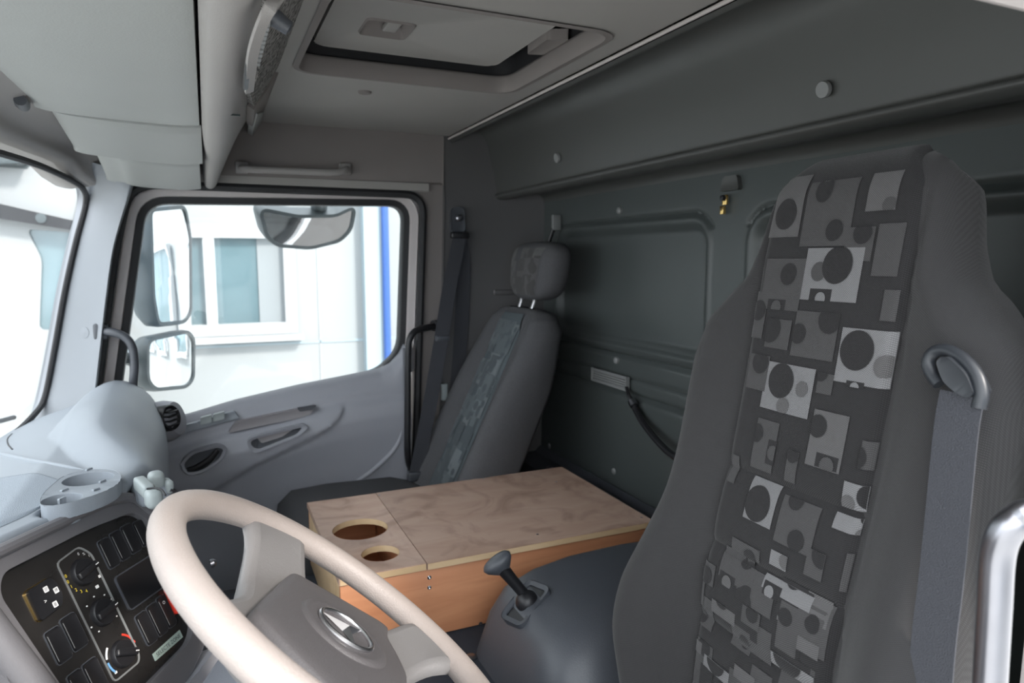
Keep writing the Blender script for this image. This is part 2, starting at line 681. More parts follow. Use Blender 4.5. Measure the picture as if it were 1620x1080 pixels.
xs = np.arange(-0.93, XR + 0.0051, 0.0052)
zs = np.arange(0.40, 1.46, 0.0052)
mb = MB().grid([[(x, YR + wall_h(x, z), z) for z in zs] for x in xs])
rw = struct('wall_rear', mb, 'rear_paint', 'dark grey green pressed sheet metal rear wall of the cab', ang=60)
build('outer_skin', MB().box((-0.01, YR - 0.06, 0.8), (1.86, 0.03, 1.75)), 'white_paint', rw)
for p in ((980, 333), (975, 570), (972, 745), (870, 705)):
    q = at(*p, y=YR + 0.004)
    build('cap', MB().lathe([(0.010, -0.004), (0.0095, 0.003), (0.006, 0.006), (0.0, 0.0065)], q, (0, 1, 0), 16), 'cap_grey', rw)
# ledge along the bottom of the wall
mb = MB()
prof = [(YR - 0.01, 0.40), (YR - 0.01, 0.545), (YR + 0.012, 0.545), (YR + 0.03, 0.528), (YR + 0.115, 0.522), (YR + 0.125, 0.505), (YR + 0.125, 0.40)]
rings = [[(x, y, z) for y, z in prof] for x in (XL, XR - 0.01)]
mb.grid(rings)
led = struct('trim_2', mb, 'charcoal_plastic', 'dark ledge running along the foot of the rear wall')
for px in (905, 935, 985):
    q = at(px, 715 + (px - 870) * 0.56, z=0.525)
    build('bolt', MB().lathe([(0.012, -0.004), (0.011, 0.003), (0.0, 0.005)], (q.x, YR + 0.07, 0.524), (0, 0, 1), 12), 'satin_steel', led)

# --- roof cross beam at the rear
prof = [(-0.722, 1.572), (-0.735, 1.568), (-0.750, 1.590), (-0.79, 1.606), (-0.828, 1.598), (-0.850, 1.572), (-0.862, 1.535), (-0.874, 1.48), (-0.885, 1.425),
        (-0.886, 1.414), (-0.880, 1.409), (-0.880, 1.402), (-0.890, 1.396), (-0.902, 1.393), (-0.93, 1.395), (-0.98, 1.408), (-1.03, 1.415), (-1.052, 1.405), (-1.062, 1.385)]
P = catmull([Vector((0, a, b)) for a, b in prof], 4)
rings = []
for i in range(41):
    x = XL - 0.03 + (XR + 0.03 - XL) * i / 40
    rings.append([(x, p.y, p.z) for p in P])
mb = MB().grid(rings)
beam = struct('trim_3', mb, 'metal_paint', 'dark grey painted roof cross beam with a folded lip', ang=60)
for p, r in (((1301, 142), 0.0125), ((880, 250), 0.0125)):
    q = at(*p, y=-0.868)
    build('cap', MB().lathe([(r, -0.006), (r, 0.0), (r * 0.94, 0.0012), (0, 0.0014)], q + Vector((0, 0.0, 0)), (0, 0.97, -0.2), 24), 'cap_grey', beam)
mb = MB().tube([(XL, -0.7205, 1.577), (XR - 0.02, -0.7205, 1.577)], 0.0035, 8)
struct('trim_4', mb, 'cream_metal', 'thin bright edging strip at the back edge of the headliner')
q = at(1147, 322, y=YR + 0.01)
lt = thing('latch', 'small brass latch on the rear wall above the driver seat shoulder', 'latch', q)
build('plate', MB().box(q + Vector((0, 0, 0.008)), (0.014, 0.006, 0.022)), 'brass', lt, 0.001)
build('keeper', MB().lathe([(0.0, 0.012), (0.006, 0.011), (0.006, 0.0)], q + Vector((0, 0, 0.012)), (0, 1, 0), 12), 'black_plastic', lt)
build('tongue', MB().box(q + Vector((0.003, 0.003, -0.014)), (0.011, 0.008, 0.018)), 'brass', lt, 0.001)
q = at(1143, 292, y=YR + 0.03)
build('bracket', MB().plate(rpoly([(-0.03, -0.012), (0.03, -0.012), (0.022, 0.02), (-0.022, 0.02)], 0.008), [], Vector((q.x, YR - 0.005, q.z)), (-1, 0, 0), (0, 0, 1), 0.016), 'metal_paint', rw, 0.003)

# --- side walls with door apertures
AP_top = [(212, 312), (300, 297), (648, 303), (679, 345)]
P3 = yz([(231, 321), (642, 325), (634, 556), (601, 587), (283, 664), (180, 694)], 0.90)      # daylight opening of the door
P3r = rpoly(P3[::-1], [0.01, 0.02, 0.03, 0.09, 0.05, 0.055])                              # ccw in (y,z) seen from +x ... order fixed below


def area2(p):
    return sum(p[i - 1][0] * p[i][1] - p[i][0] * p[i - 1][1] for i in range(len(p))) / 2


if area2(P3r) < 0:
    P3r = P3r[::-1]
ap_l = yz([(199, 318), (178, 398), (163, 520), (150, 620)], XR)
ap = [(ap_l[0][0] - 0.01, 1.405), (ap_l[1][0], ap_l[1][1]), (ap_l[3][0], ap_l[3][1]), (0.32, 0.60), (0.30, 0.06), (-0.56, 0.06), (-0.60, 0.5), (-0.645, 1.405)]
ap = rpoly(ap, [0.07, 0.1, 0.05, 0.1, 0.05, 0.05, 0.2, 0.07])
if area2(ap) < 0:
    ap = ap[::-1]


def ws_y(z):
    return 0.287 + (1.397 - z) * 0.238


outl = [(YR - 0.05, -0.04), (0.50, -0.04), (0.50, 0.62), (0.36, 0.66), (ap_l[3][0] + 0.006, ap_l[3][1]), (ap_l[1][0] + 0.004, ap_l[1][1]), (ap_l[0][0] + 0.004, 1.42), (0.26, 1.46), (0.16, 1.62), (YR - 0.05, 1.62)]
mb = MB().plate(outl, [ap], (XR, 0, 0), (0, 1, 0), (0, 0, 1), 0.09)
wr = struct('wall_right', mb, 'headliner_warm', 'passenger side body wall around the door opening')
lo = rpoly([(YR - 0.05, -0.04), (0.30, -0.04), (0.30, 0.06), (-0.66, 0.06), (-0.68, 0.5), (-0.695, 1.405), (0.16, 1.405), (0.16, 1.62), (YR - 0.05, 1.62)], [0, 0, 0, 0.05, 0.1, 0.07, 0, 0, 0])
mb = MB().plate(lo, [], (XL - 0.05, 0, 0), (0, 1, 0), (0, 0, 1), 0.05)
wl = struct('wall_left', mb, 'white_paint', 'driver side body wall around the open door')
# painted rear quarter panels inside (metal)
mb = MB().plate(rpoly([(YR - 0.01, 0.05), (-0.665, 0.05), (-0.705, 1.39), (-0.705, 1.60), (YR - 0.01, 1.60)], 0.0), [], (XR - 0.018, 0, 0), (0, 1, 0), (0, 0, 1), 0.018)
q4 = struct('trim_5', mb, 'quarter_paint', 'dark painted quarter panel behind the passenger door', bevel=0.004)
z1 = at(790, 462, x=XR - 0.02)
mb = MB().box((XR - 0.02, z1.y - 0.09, z1.z), (0.012, 0.22, 0.018))
build('rib', mb, 'quarter_paint', q4, 0.005, 3)
mb = MB().plate([(YR - 0.01, 0.05), (-0.75, 0.05), (-0.78, 1.39), (-0.78, 1.60), (YR - 0.01, 1.60)], [], (XL, 0, 0), (0, 1, 0), (0, 0, 1), 0.016)
struct('trim_6', mb, 'metal_paint', 'dark painted quarter panel beside the driver seat', bevel=0.004)
# curved joint between quarter panel and cross beam
# header lining above the passenger door
mb = MB().plate([(-0.70, 1.435), (0.10, 1.435), (0.10, 1.60), (-0.70, 1.60)], [], (XR - 0.02, 0, 0), (0, 1, 0), (0, 0, 1), 0.02)
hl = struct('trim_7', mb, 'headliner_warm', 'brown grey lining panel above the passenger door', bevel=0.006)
mb = MB().plate([(-0.655, 1.412), (0.12, 1.412), (0.12, 1.436), (-0.655, 1.436)], [], (XR - 0.014, 0, 0), (0, 1, 0), (0, 0, 1), 0.014)
build('lower_rail', mb, 'headliner', hl, 0.003)
# driver side header inside
mb = MB().plate([(-0.70, 1.42), (0.10, 1.42), (0.10, 1.60), (-0.70, 1.60)], [], (XL, 0, 0), (0, 1, 0), (0, 0, 1), 0.02)
struct('trim_8', mb, 'headliner_warm', 'lining panel above the driver door opening')
# weatherstrips (black) around both apertures
p = [Vector((XR - 0.004, a, b)) for a, b in offset_poly(ap, -0.004)]
p = [p[i] for i in range(len(p)) if (p[i] - p[i - 1]).length > 1e-4]
struct('trim_9', MB().tube(p, 0.0125, 8, closed=True), 'rubber', 'black rubber weatherstrip around the passenger door opening')
path = rpoly([(0.16, 1.401), (-0.691, 1.401), (-0.676, 0.5), (-0.656, 0.06)], [0, 0.07, 0.1, 0])
struct('trim_10', MB().tube([Vector((XL - 0.035, a, b)) for a, b in path], 0.0125, 8), 'rubber', 'black rubber weatherstrip along the driver door opening')
struct('trim_11', MB().tube([Vector((XL - 0.006, a, b - 0.002)) for a, b in path], 0.009, 8), 'cream_metal', 'pale edge trim inside the driver door opening')

# --- ceiling with the hatch opening
HX0, HX1, HY0, HY1 = -0.20, 0.262, -0.662, -0.188
hole = rrect(HX0, HY0, HX1, HY1, 0.05, 6)
mb = MB().plate([(XL, -0.722), (XR, -0.722), (XR, 0.20), (XL, 0.20)], [hole], (0, 0, ZC), (1, 0, 0), (0, 1, 0), 0.012)
ceil = struct('ceiling', mb, 'headliner', 'grey fabric headliner of the cab roof')
build('roof_skin', MB().box((-0.01, -0.40, 1.725), (1.90, 1.45, 0.03)), 'white_paint', ceil)
build('roof_edge', MB().box((0.955, -0.40, 1.665), (0.03, 1.45, 0.12)).box((-0.965, -0.40, 1.665), (0.03, 1.45, 0.12)).box((0, 0.31, 1.64), (1.9, 0.03, 0.17)).box((0, -1.11, 1.665), (1.9, 0.03, 0.12)), 'white_paint', ceil)
for p, sz in (((577, 145), 0.016),):
    q = at(*p, z=ZC)
    build('button', MB().lathe([(sz, 0), (sz * 0.9, -0.004), (sz * 0.5, -0.006), (0, -0.006)], q, (0, 0, 1), 20), 'headliner_warm', ceil)
q = at(505, 201, z=ZC)
build('slot_cover', MB().box(q + Vector((-0.0, 0, -0.002)), (0.022, 0.10, 0.006)), 'cap_grey', ceil, 0.002)

# --- windscreen glass, seal and header
ws_edge = []
for a, b in ((-30, 236), (0, 243), (60, 262), (108, 284), (128, 298), (133, 322), (118, 380), (100, 460), (82, 560), (68, 628), (52, 655), (15, 690), (-30, 716)):
    p = at(a, b, x=0.8)
    for _ in range(12):
        d = Vector(ray(a, b))
        c = Vector(CAM)
        # walk along the sight line to the windscreen surface
        lo, hi = 0.5 / FPX, 4.0 / FPX
        for _k in range(40):
            mid = (lo + hi) / 2
            p = c + d * mid
            if p.y < y_ws(p.x, p.z):
                lo = mid
            else:
                hi = mid
        break
    ws_edge.append(p)
NX, NZ = 40, 14
gr = []
for i in range(NX + 1):
    x = -0.92 + 1.84 * i / NX
    gr.append([(x, y_ws(x, 0.60 + 0.92 * j / NZ) + 0.008, 0.60 + 0.92 * j / NZ) for j in range(NZ + 1)])
win = struct('window_1', MB().grid(gr), 'cab_glass', 'curved windscreen glass at the front of the cab')
mb = MB().tube([p + Vector((0, -0.004, 0)) for p in ws_edge], 0.0075, 8, smooth=5)
build('seal', mb, 'rubber', win)
# left (driver) half of the seal, mirrored
mb = MB().tube([Vector((-p.x, p.y - 0.004, p.z)) for p in ws_edge], 0.0075, 8, smooth=5)
build('seal', mb, 'rubber', win)

# A pillar trims: from the door opening to the windscreen edge
for sgn, nm, lab in ((1, 'trim_12', 'pale grey A pillar trim beside the passenger window'),):
    E_in = [at(a, b, x=XR - 0.045) for a, b in ((212, 284), (203, 312), (192, 345), (178, 398), (168, 470), (160, 540), (152, 612), (146, 680))]
    W = [ws_edge[3] + Vector((0.01, -.02, .055)), ws_edge[4] + Vector((0.012, -.01, .02)), ws_edge[5] + Vector((0.004, -.008, 0)), ws_edge[6] + Vector((0.004, -.008, 0)), ws_edge[7] + Vector((0.004, -.008, 0)), ws_edge[8] + Vector((0.004, -.008, 0)), ws_edge[9] + Vector((0.004, -.008, 0)), ws_edge[10] + Vector((0.0, -.008, -0.04))]
    E_in, W = catmull(E_in, 5), catmull(W, 5)
    rows = []
    for a, b in zip(E_in, W):
        mid = a.lerp(b, 0.5) + Vector((-0.012, -0.018, 0))
        curve = catmull([a + Vector((0.05, 0, 0)), a, a.lerp(b, 0.2) + Vector((-0.010, -0.012, 0)), mid, b, b + Vector((0.03, 0.03, 0))], 5)
        rows.append([(sgn * p.x if sgn > 0 else -p.x - 0.02, p.y, p.z) for p in curve])
    pmb = MB().grid(rows, flip=sgn < 0)
    pl = struct(nm, pmb, 'pillar_plastic', lab, ang=50)
    if sgn > 0:
        q, qn = hit(pmb, 134, 526)
        build('plug', MB().lathe([(0.016, -0.006), (0.015, 0.001), (0.0, 0.002)], q, qn, 20), 'pillar_plastic', pl)
# windscreen header lining, extruded sideways
prof = [(0.40, 1.432), (0.372, 1.426), (0.352, 1.430), (0.338, 1.432), (0.318, 1.436), (0.306, 1.444), (0.300, 1.462), (0.285, 1.475), (0.25, 1.492), (0.20, 1.512), (0.10, 1.535), (-0.02, 1.56), (-0.06, 1.60)]
rings = []
for i in range(25):
    x = -0.90 + 1.78 * i / 24
    dy = 0.10 * (1 - min(1, abs(x) / 0.88) ** 2.2) - 0.055
    P = catmull([Vector((x, a + dy * min(1, max(0, (a - 0.1) / 0.2)), b)) for a, b in prof], 3)
    dz = 0.045 * sstep(0.70, 0.87, abs(x))
    rings.append([(p.x, p.y, p.z - dz * sstep(0.15, 0.26, p.y)) for p in P])
hd = struct('trim_14', MB().grid(rings, flip=True), 'overhead_plastic', 'grey lining strip above the windscreen', ang=50)
# bulkhead below the windscreen closes the front
mb = MB().box((-0.01, 0.58, 0.34), (1.86, 0.04, 0.76))
struct('wall_front', mb, 'charcoal_plastic', 'front bulkhead behind the dashboard')

# ================================================================== PASSENGER DOOR
dr = thing('door_1', 'closed grey passenger door with a large window', None, (0.92, -0.15, 0.06), kind='structure')
if 'category' in dr:
    del dr['category']
body = offset_poly(P3r, 0.062)
# painted frame around the pane (pale) and black glass run
mb = MB().plate(offset_poly(P3r, 0.043), [offset_poly(P3r, 0.019)], (0.905, 0, 0), (0, 1, 0), (0, 0, 1), 0.05)
build('window_frame', mb, 'cream_metal', dr, 0.004, 2)
mb = MB().plate(offset_poly(P3r, 0.021), [offset_poly(P3r, 0.0)], (0.915, 0, 0), (0, 1, 0), (0, 0, 1), 0.05)
build('glass_run', mb, 'rubber', dr, 0.003, 2)
mb = MB().plate(offset_poly(P3r, 0.012), [], (0.935, 0, 0), (0, 1, 0), (0, 0, 1), 0.004)
build('pane', mb, 'cab_glass', dr)
mb = MB().plate(offset_poly(P3r, 0.085), [offset_poly(P3r, 0.040)], (0.925, 0, 0), (0, 1, 0), (0, 0, 1), 0.05)
build('outer_frame', mb, 'white_paint', dr)

# door panel: sculpted inner lining; outline follows the window sill
XD = 0.845


def sill(y):
    """height of the window sill along the door"""
    S = [(p[0], p[1]) for p in yz([(655, 470), (641, 545), (632, 562), (618, 577), (601, 587), (553, 597), (473, 613), (373, 637), (283, 664), (180, 694)], 0.90)]
    S.sort()
    if y <= S[0][0]:
        return S[0][1]
    for (a, b), (c, d) in zip(S, S[1:]):
        if y <= c:
            return b + (d - b) * (y - a) / (c - a)
    return S[-1][1]


# swoosh line between upper trim and main panel, photo points on the lining
swoosh = sorted(yz([(180, 760), (262, 717), (300, 703), (370, 683), (450, 665), (520, 645), (560, 637), (640, 628)], XD))


def interp(S, y):
    if y <= S[0][0]:
        return S[0][1]
    for (a, b), (c, d) in zip(S, S[1:]):
        if y <= c:
            return b + (d - b) * (y - a) / (c - a)
    return S[-1][1]


ARM = sorted(yz([(549, 639), (546, 648), (537, 664), (515, 682), (489, 696), (450, 714), (409, 733), (367, 760), (300, 800), (200, 860)], 0.83))
ys = np.linspace(-0.575, 0.30, 150)
rows = []
for y in ys:
    zt = sill(y) + 0.004
    zs_ = interp(swoosh, y)
    zs_ = min(zs_, zt - 0.03)
    k = [(0.925, zt + 0.002), (0.908, zt + 0.001), (0.886, zt - 0.006), (0.872, zt - 0.020), (0.864, zt - 0.036), (0.856, zs_ + 0.03), (0.854, zs_ + 0.006), (0.846, zs_ - 0.002), (0.836, zs_ - 0.012)]
    b = 0.020 * math.exp(-((y + 0.12) / 0.30) ** 2)
    k += [(0.832 - b, zs_ - 0.05), (0.834 - b, zs_ - 0.10), (0.840 - b * 0.4, zs_ - 0.16), (0.848, zs_ - 0.24), (0.852, 0.35), (0.856, 0.08)]
    zlast = None
    kk = []
    for x, z in k:
        if zlast is not None and z > zlast:
            z = zlast - 0.001
        zlast = z
        kk.append((x, y, z))
    # resample finely and raise the armrest field above its sweeping lower edge
    K = [Vector(q) for q in kk]
    L = [0.0]
    for a_, b_ in zip(K, K[1:]):
        L.append(L[-1] + (b_ - a_).length)
    fine = []
    for j in range(90):
        t = L[-1] * j / 89
        i = max(i_ for i_ in range(len(L)) if L[i_] <= t + 1e-9)
        i = min(i, len(K) - 2)
        p = K[i].lerp(K[i + 1], (t - L[i]) / max(1e-6, L[i + 1] - L[i]))
        if ARM[0][0] < y:
            up = sstep(0.0, 0.010, p.z - interp(ARM, y)) * sstep(zs_ + 0.006, zs_ - 0.012, p.z) * sstep(ARM[0][0], ARM[0][0] + 0.02, y)
            p.x -= 0.010 * up
        fine.append(tuple(p))
    rows.append(fine)
mb = MB().grid(rows)
LN = mb
dp = build('lining', mb, 'door_plastic', dr, ang=55)
mb = MB().plate([(-0.59, 0.08), (0.30, 0.08), (0.30, 0.60), (-0.45, 0.80), (-0.59, 0.82)], [], (0.93, 0, 0), (0, 1, 0), (0, 0, 1), 0.05)
build('outer_skin', mb, 'white_paint', dr)
# rear edge of the lining
mb = MB()
zz = np.linspace(0.08, sill(-0.575), 14)
mb.grid([[(0.925, -0.578, z) for z in zz], [(0.86, -0.578, z) for z in zz], [(0.850, -0.570, z) for z in zz], [(0.850, -0.555, z) for z in zz]], flip=False)
build('rear_edge', mb, 'door_plastic', dr, ang=60)


def door_shape(px_pts, x, r, depth, name, m, parent=dr, bevel=0.003, holes=()):
    o = yz(px_pts, x)
    pts = rpoly(o, r)
    if area2(pts) < 0:
        pts = pts[::-1]
    hs = []
    for h in holes:
        hp = rpoly(yz(h, x), 0.02)
        if area2(hp) < 0:
            hp = hp[::-1]
        hs.append(hp)
    return build(name, MB().plate(pts, hs, (x, 0, 0), (0, 1, 0), (0, 0, 1), depth), m, parent, bevel, 2)


# recesses: rim, floor and lever lie on the lining where the photo shows them
def on_lining(pts, lift):
    h = [hit(LN, *p)[0].x for p in pts]
    return min(h) - lift


hb = [(283, 735), (300, 715), (345, 703), (360, 708), (352, 728), (318, 750), (295, 752)]
hx_ = on_lining(hb, 0.006)
door_shape(hb, hx_, 0.018, 0.03, 'handle_bezel', 'door_plastic', holes=[[(290, 735), (305, 718), (345, 708), (354, 711), (347, 726), (316, 745), (297, 747)]])
door_shape([(288, 737), (303, 716), (345, 706), (357, 709), (349, 728), (316, 748), (294, 749)], hx_ + 0.0045, 0.015, 0.02, 'handle_recess', 'charcoal_plastic')
lv = [at(a, b, x=hx_ - 0.002) for a, b in ((296, 743), (312, 739), (330, 728), (345, 711))]
build('handle_lever', MB().tube(lv, lambda t: 0.006 + 0.004 * math.sin(PI * t), 10, smooth=5), 'black_plastic', dr)
pk = [(390, 697), (404, 690), (482, 671), (488, 676), (474, 689), (405, 717), (394, 711)]
px_ = on_lining(pk, 0.006)
door_shape(pk, px_, 0.012, 0.03, 'pull_pocket_rim', 'door_plastic', holes=[[(396, 698), (407, 693), (480, 675), (470, 687), (409, 711), (399, 707)]])
door_shape([(394, 697), (406, 692), (482, 673), (471, 689), (408, 714), (397, 709)], px_ + 0.0045, 0.01, 0.02, 'pull_pocket', 'charcoal_plastic')  # shallow floor; its dark colour stands in for the shade of a deeper pocket
door_shape([(406, 692), (466, 677), (446, 691), (414, 701)], px_ + 0.001, 0.006, 0.012, 'pull_flap', 'door_trim')
# switch plate with window switches
sp = door_shape([(283, 676), (370, 650), (379, 661), (288, 686)], 0.848, 0.006, 0.02, 'switch_plate', 'dash_plastic')
for sx, sy in ((326, 664), (346, 659)):
    door_shape([(sx - 9, sy - 3), (sx + 9, sy - 8), (sx + 9, sy + 4), (sx - 9, sy + 8)], 0.836, 0.004, 0.016, 'window_switch', 'pale_plastic', bevel=0.002)
door_shape([(294, 672), (312, 668), (314, 676), (297, 680)], 0.842, 0.003, 0.012, 'switch_blank', 'dash_plastic', bevel=0.002)
# armrest strip (warm grey) and its end pocket
door_shape([(360, 685), (374, 667), (480, 645), (500, 641), (492, 655), (470, 662), (420, 672)], 0.836, 0.008, 0.02, 'armrest_strip', 'door_trim', bevel=0.004)
door_shape([(470, 645), (501, 641), (497, 648), (474, 651)], 0.833, 0.004, 0.01, 'strip_end', 'charcoal_plastic', bevel=0.002)
# raised curve at the lower rear of the lining
cv = [at(a, b, x=0.838) for a, b in ((640, 650), (630, 700), (600, 735), (560, 765), (520, 790))]
build('lower_ridge', MB().tube(cv, 0.007, 8, smooth=6), 'door_plastic', dr)

# outside mirrors, seen through the passenger window
def mirror_unit(label, shell_px, face_px, x, tilt_n, depth, r, name='exterior_mirror'):
    N = Vector(tilt_n).normalized()
    c0 = at(sum(p[0] for p in face_px) / len(face_px), sum(p[1] for p in face_px) / len(face_px), x=x)
    E1 = Vector((0, 0, 1)).cross(N).normalized()
    E2 = N.cross(E1)
    def loc(px):
        q = onp(px[0], px[1], c0, N) - c0
        return (q.dot(E1), q.dot(E2))
    t = thing(name, label, 'mirror', c0, 'mirrors outside the passenger window')
    face = rpoly([loc(p) for p in face_px], r)
    if area2(face) < 0:
        face = face[::-1]
    shell = offset_poly(face, 0.012)
    # shell: rings tapering backwards
    rings = []
    for s, h in ((1.0, 0.006), (1.02, -0.01), (1.0, -0.5 * depth), (0.85, -0.85 * depth), (0.55, -depth)):
        rings.append([c0 + E1 * (u * s) + E2 * (v * s) + N * h for u, v in shell])
    mb = MB().grid(rings, cv=True)
    mb.cap(rings[-1])
    inner = [c0 + E1 * u + E2 * v + N * 0.006 for u, v in face]
    inner2 = [c0 + E1 * u + E2 * v - N * 0.002 for u, v in face]
    mb.grid([inner2, inner, rings[0]], cv=True)
    build('shell', mb, 'mirror_shell', t, ang=50)
    # slightly convex glass
    n = len(face)
    rr = []
    rm2 = max(u * u + v * v for u, v in face)
    for s in (1.0, 0.85, 0.7, 0.55, 0.4, 0.25, 0.12, 0.02):
        rr.append([c0 + E1 * (u * s) + E2 * (v * s) + N * (0.001 + 0.005 * (1 - (u * u + v * v) * s * s / rm2)) for u, v in face])
    mb = MB().grid(rr, cv=True)
    mb.cap(rr[-1])
    build('mirror_glass', mb, 'mirror', t, ang=80)
    return t


m1 = mirror_unit('tall exterior mirror, upper of two beside the front window edge', None,
                 [(238, 335), (290, 330), (298, 372), (299, 492), (290, 506), (250, 510), (243, 470)], 1.27, (-0.45, -0.89, 0.02), 0.09, 0.02)
m2 = mirror_unit('small wide-angle exterior mirror under the tall mirror', None,
                 [(234, 540), (295, 527), (304, 537), (303, 598), (292, 609), (245, 613), (234, 600)], 1.25, (-0.5, -0.86, 0.02), 0.08, 0.03)
m3 = mirror_unit('kerb mirror hanging above the middle of the passenger window', None,
                 [(414, 333), (470, 344), (530, 343), (558, 330), (552, 362), (536, 378), (490, 389), (440, 385), (424, 372)], 1.22, (-0.86, -0.30, -0.42), 0.10, 0.02)
arm = MB().tube([at(505, 338, x=1.24) + Vector((0.03, 0, 0)), at(505, 322, x=1.22), at(505, 300, x=1.05), at(505, 285, x=0.975)], 0.028, 10, smooth=4)
build('arm', arm, 'mirror_shell', m3)
build('arm', MB().tube([at(245, 400, x=1.25) + Vector((0, 0.04, 0)), at(205, 400, x=1.15) + Vector((0, 0.05, 0)), Vector((0.975, 0.275, 1.18))], 0.02, 10, smooth=5), 'mirror_shell', m1)
build('arm', MB().tube([at(245, 570, x=1.25) + Vector((0.0, 0.05, 0)), at(205, 565, x=1.13) + Vector((0, 0.04, 0)), Vector((0.975, 0.30, 0.88))], 0.02, 10, smooth=4), 'mirror_shell', m2)

# ================================================================== OVERHEAD: visors, console, roof hatch

def visor(xa, xb, za, zb, label, y0, y1, grp='overhead visor panels'):
    """padded flap lying under the windscreen header, sinking towards the door, front edge curling up"""
    n = 20
    rings = []
    for i in range(n + 1):
        x = xa + (xb - xa) * i / n
        z = za + (zb - za) * i / n
        e = min((x - xa), (xb - x)) / 0.02
        s = 1 if e >= 1 else 0.55 + 0.45 * math.sqrt(max(0, 1 - (1 - e) ** 2))
        prof = [(y0, z + 0.012), (y0 - 0.001, z + 0.005), (y0 + 0.004, z + 0.001), (y0 + 0.05, z - 0.003), (y0 + 0.15, z + 0.002), (y1 - 0.04, z + 0.012), (y1 - 0.008, z + 0.022), (y1, z + 0.030), (y1 - 0.01, z + 0.036), (y1 - 0.1, z + 0.028), (y0 + 0.02, z + 0.018)]
        P = catmull([Vector((0, a, b)) for a, b in prof], 3, True)
        rings.append([(x, p.y, z + 0.012 + (p.z - z - 0.012) * s) for p in P])
    mb = MB().grid(rings, cv=True, flip=True)
    mb.cap(rings[0], True)
    mb.cap(rings[-1])
    t = thing('sun_visor', label, 'visor', ((xa + xb) / 2, (y0 + y1) / 2, min(za, zb)))
    t['group'] = grp
    build('flap', mb, 'visor_vinyl', t, ang=50)
    return t


v1 = visor(-0.80, 0.35, 1.476, 1.468, 'large grey visor panel nearest the camera at the top left', 0.0, 0.285)
v2 = visor(0.352, 0.62, 1.464, 1.425, 'middle grey visor strip between the large panel and the end flap', -0.003, 0.262)
v3 = visor(0.622, 0.835, 1.428, 1.384, 'last grey visor flap next to the passenger door pillar', 0.004, 0.225)
q = at(35, 163, z=1.482)
build('pivot', MB().lathe([(0.0, 0.03), (0.010, 0.028), (0.012, 0.0), (0.010, -0.03), (0, -0.03)], q, (1, 0.1, 0), 16), 'charcoal_plastic', v2)
build('pivot', MB().tube([q, q + Vector((0, 0.01, 0.03))], 0.007, 10), 'charcoal_plastic', v2)

# overhead console: rounded lateral beam
oc = thing('overhead_console', 'grey moulded overhead console running across the cab roof', 'console', (0.0, -0.06, 1.44))
prof = [(-0.008, 1.60), (-0.009, 1.52), (-0.010, 1.470), (-0.014, 1.450), (-0.022, 1.440), (-0.038, 1.437), (-0.054, 1.443), (-0.068, 1.458), (-0.080, 1.480), (-0.098, 1.515), (-0.120, 1.550), (-0.135, 1.575), (-0.14, 1.60)]
rings = []
for i in range(60):
    x = -0.88 + 1.73 * i / 59
    s = 1.0
    lift = 0.0
    if x > 0.55:
        k = sstep(0.55, 0.86, x)
        s = 1 - 0.35 * k
        lift = -0.045 * k
    P = catmull([Vector((x, (a + 0.004) * s, min(1.60, b + lift))) for a, b in prof], 4)
    rings.append([tuple(p) for p in P])
mb = MB().grid(rings)
mb.cap(rings[-1], False)
build('shell', mb, 'overhead_plastic', oc, ang=60)


def oc_point(px, py, push=0.0):
    """where a sight line meets the sloping rear face of the console"""
    return onp(px, py, (0, -0.075, 1.462 - push), (0, -0.85, -0.52))


fl = [oc_point(a, b, 0.004) for a, b in ((430, -5), (492, -5), (480, 28), (452, 85), (420, 140), (402, 168), (396, 150), (408, 120), (418, 70), (424, 30))]
nv = Vector((0, -0.85, -0.52)).normalized()
mb = MB()
c = sum(fl, Vector()) / len(fl)
mb.add(fl + [p - nv * 0.02 for p in fl], [tuple(range(len(fl)))] + [(i, i + len(fl), (i + 1) % len(fl) + len(fl), (i + 1) % len(fl)) for i in range(len(fl))])
build('felt_patch', mb, 'speckled_felt', oc)
lip = [oc_point(a, b, 0.012) for a, b in ((440, -6), (424, 18), (410, 50), (400, 85), (396, 120), (394, 145))]
build('grab_lip', MB().strap(lip, (0.0, -0.6, 0.25), 0.012, 0.004, 6), 'overhead_plastic', oc)
dk = [oc_point(a, b, 0.006) for a, b in ((428, 2), (412, 34), (399, 70), (391, 110), (388, 140))]
build('slot', MB().strap(dk, (0.0, -0.6, 0.25), 0.006, 0.004, 6), 'black_plastic', oc)
q = oc_point(434, 28, 0.012)
build('knob', MB().lathe([(0.0, 0.02), (0.008, 0.018), (0.010, 0.0), (0.010, -0.01)], q, nv, 14), 'charcoal_plastic', oc)
for i in range(10):
    a, b = 424 - i * 1.7, 38 + i * 7
    q = oc_point(a, b, 0.009)
    build('tooth', MB().box(q, (0.012, 0.004, 0.003)), 'cap_grey', oc)
fp = [oc_point(a, b, 0.001) for a, b in ((484, 26), (484, 44), (420, 172), (401, 214), (396, 198), (398, 172), (420, 138), (455, 84))]
mb = MB()
mb.add([p + nv * 0.006 for p in fp] + [p - nv * 0.01 for p in fp], [tuple(range(8))] + [(i, i + 8, (i + 1) % 8 + 8, (i + 1) % 8) for i in range(8)])
build('lid', mb, 'headliner_warm', oc, 0.002)
for q4_ in (((478, 58), (478, 66), (466, 92), (458, 104), (460, 92)), ((401, 176), (411, 174), (404, 205), (394, 214), (394, 206))):
    f = [oc_point(a, b, 0.0) for a, b in q4_]
    n_ = len(f)
    mb = MB().add([p + nv * 0.010 for p in f] + [p - nv * 0.004 for p in f], [tuple(range(n_))] + [(i, i + n_, (i + 1) % n_ + n_, (i + 1) % n_) for i in range(n_)])
    build('clip', mb, 'visor_vinyl', oc)
q = at(372, 183, y=-0.04)
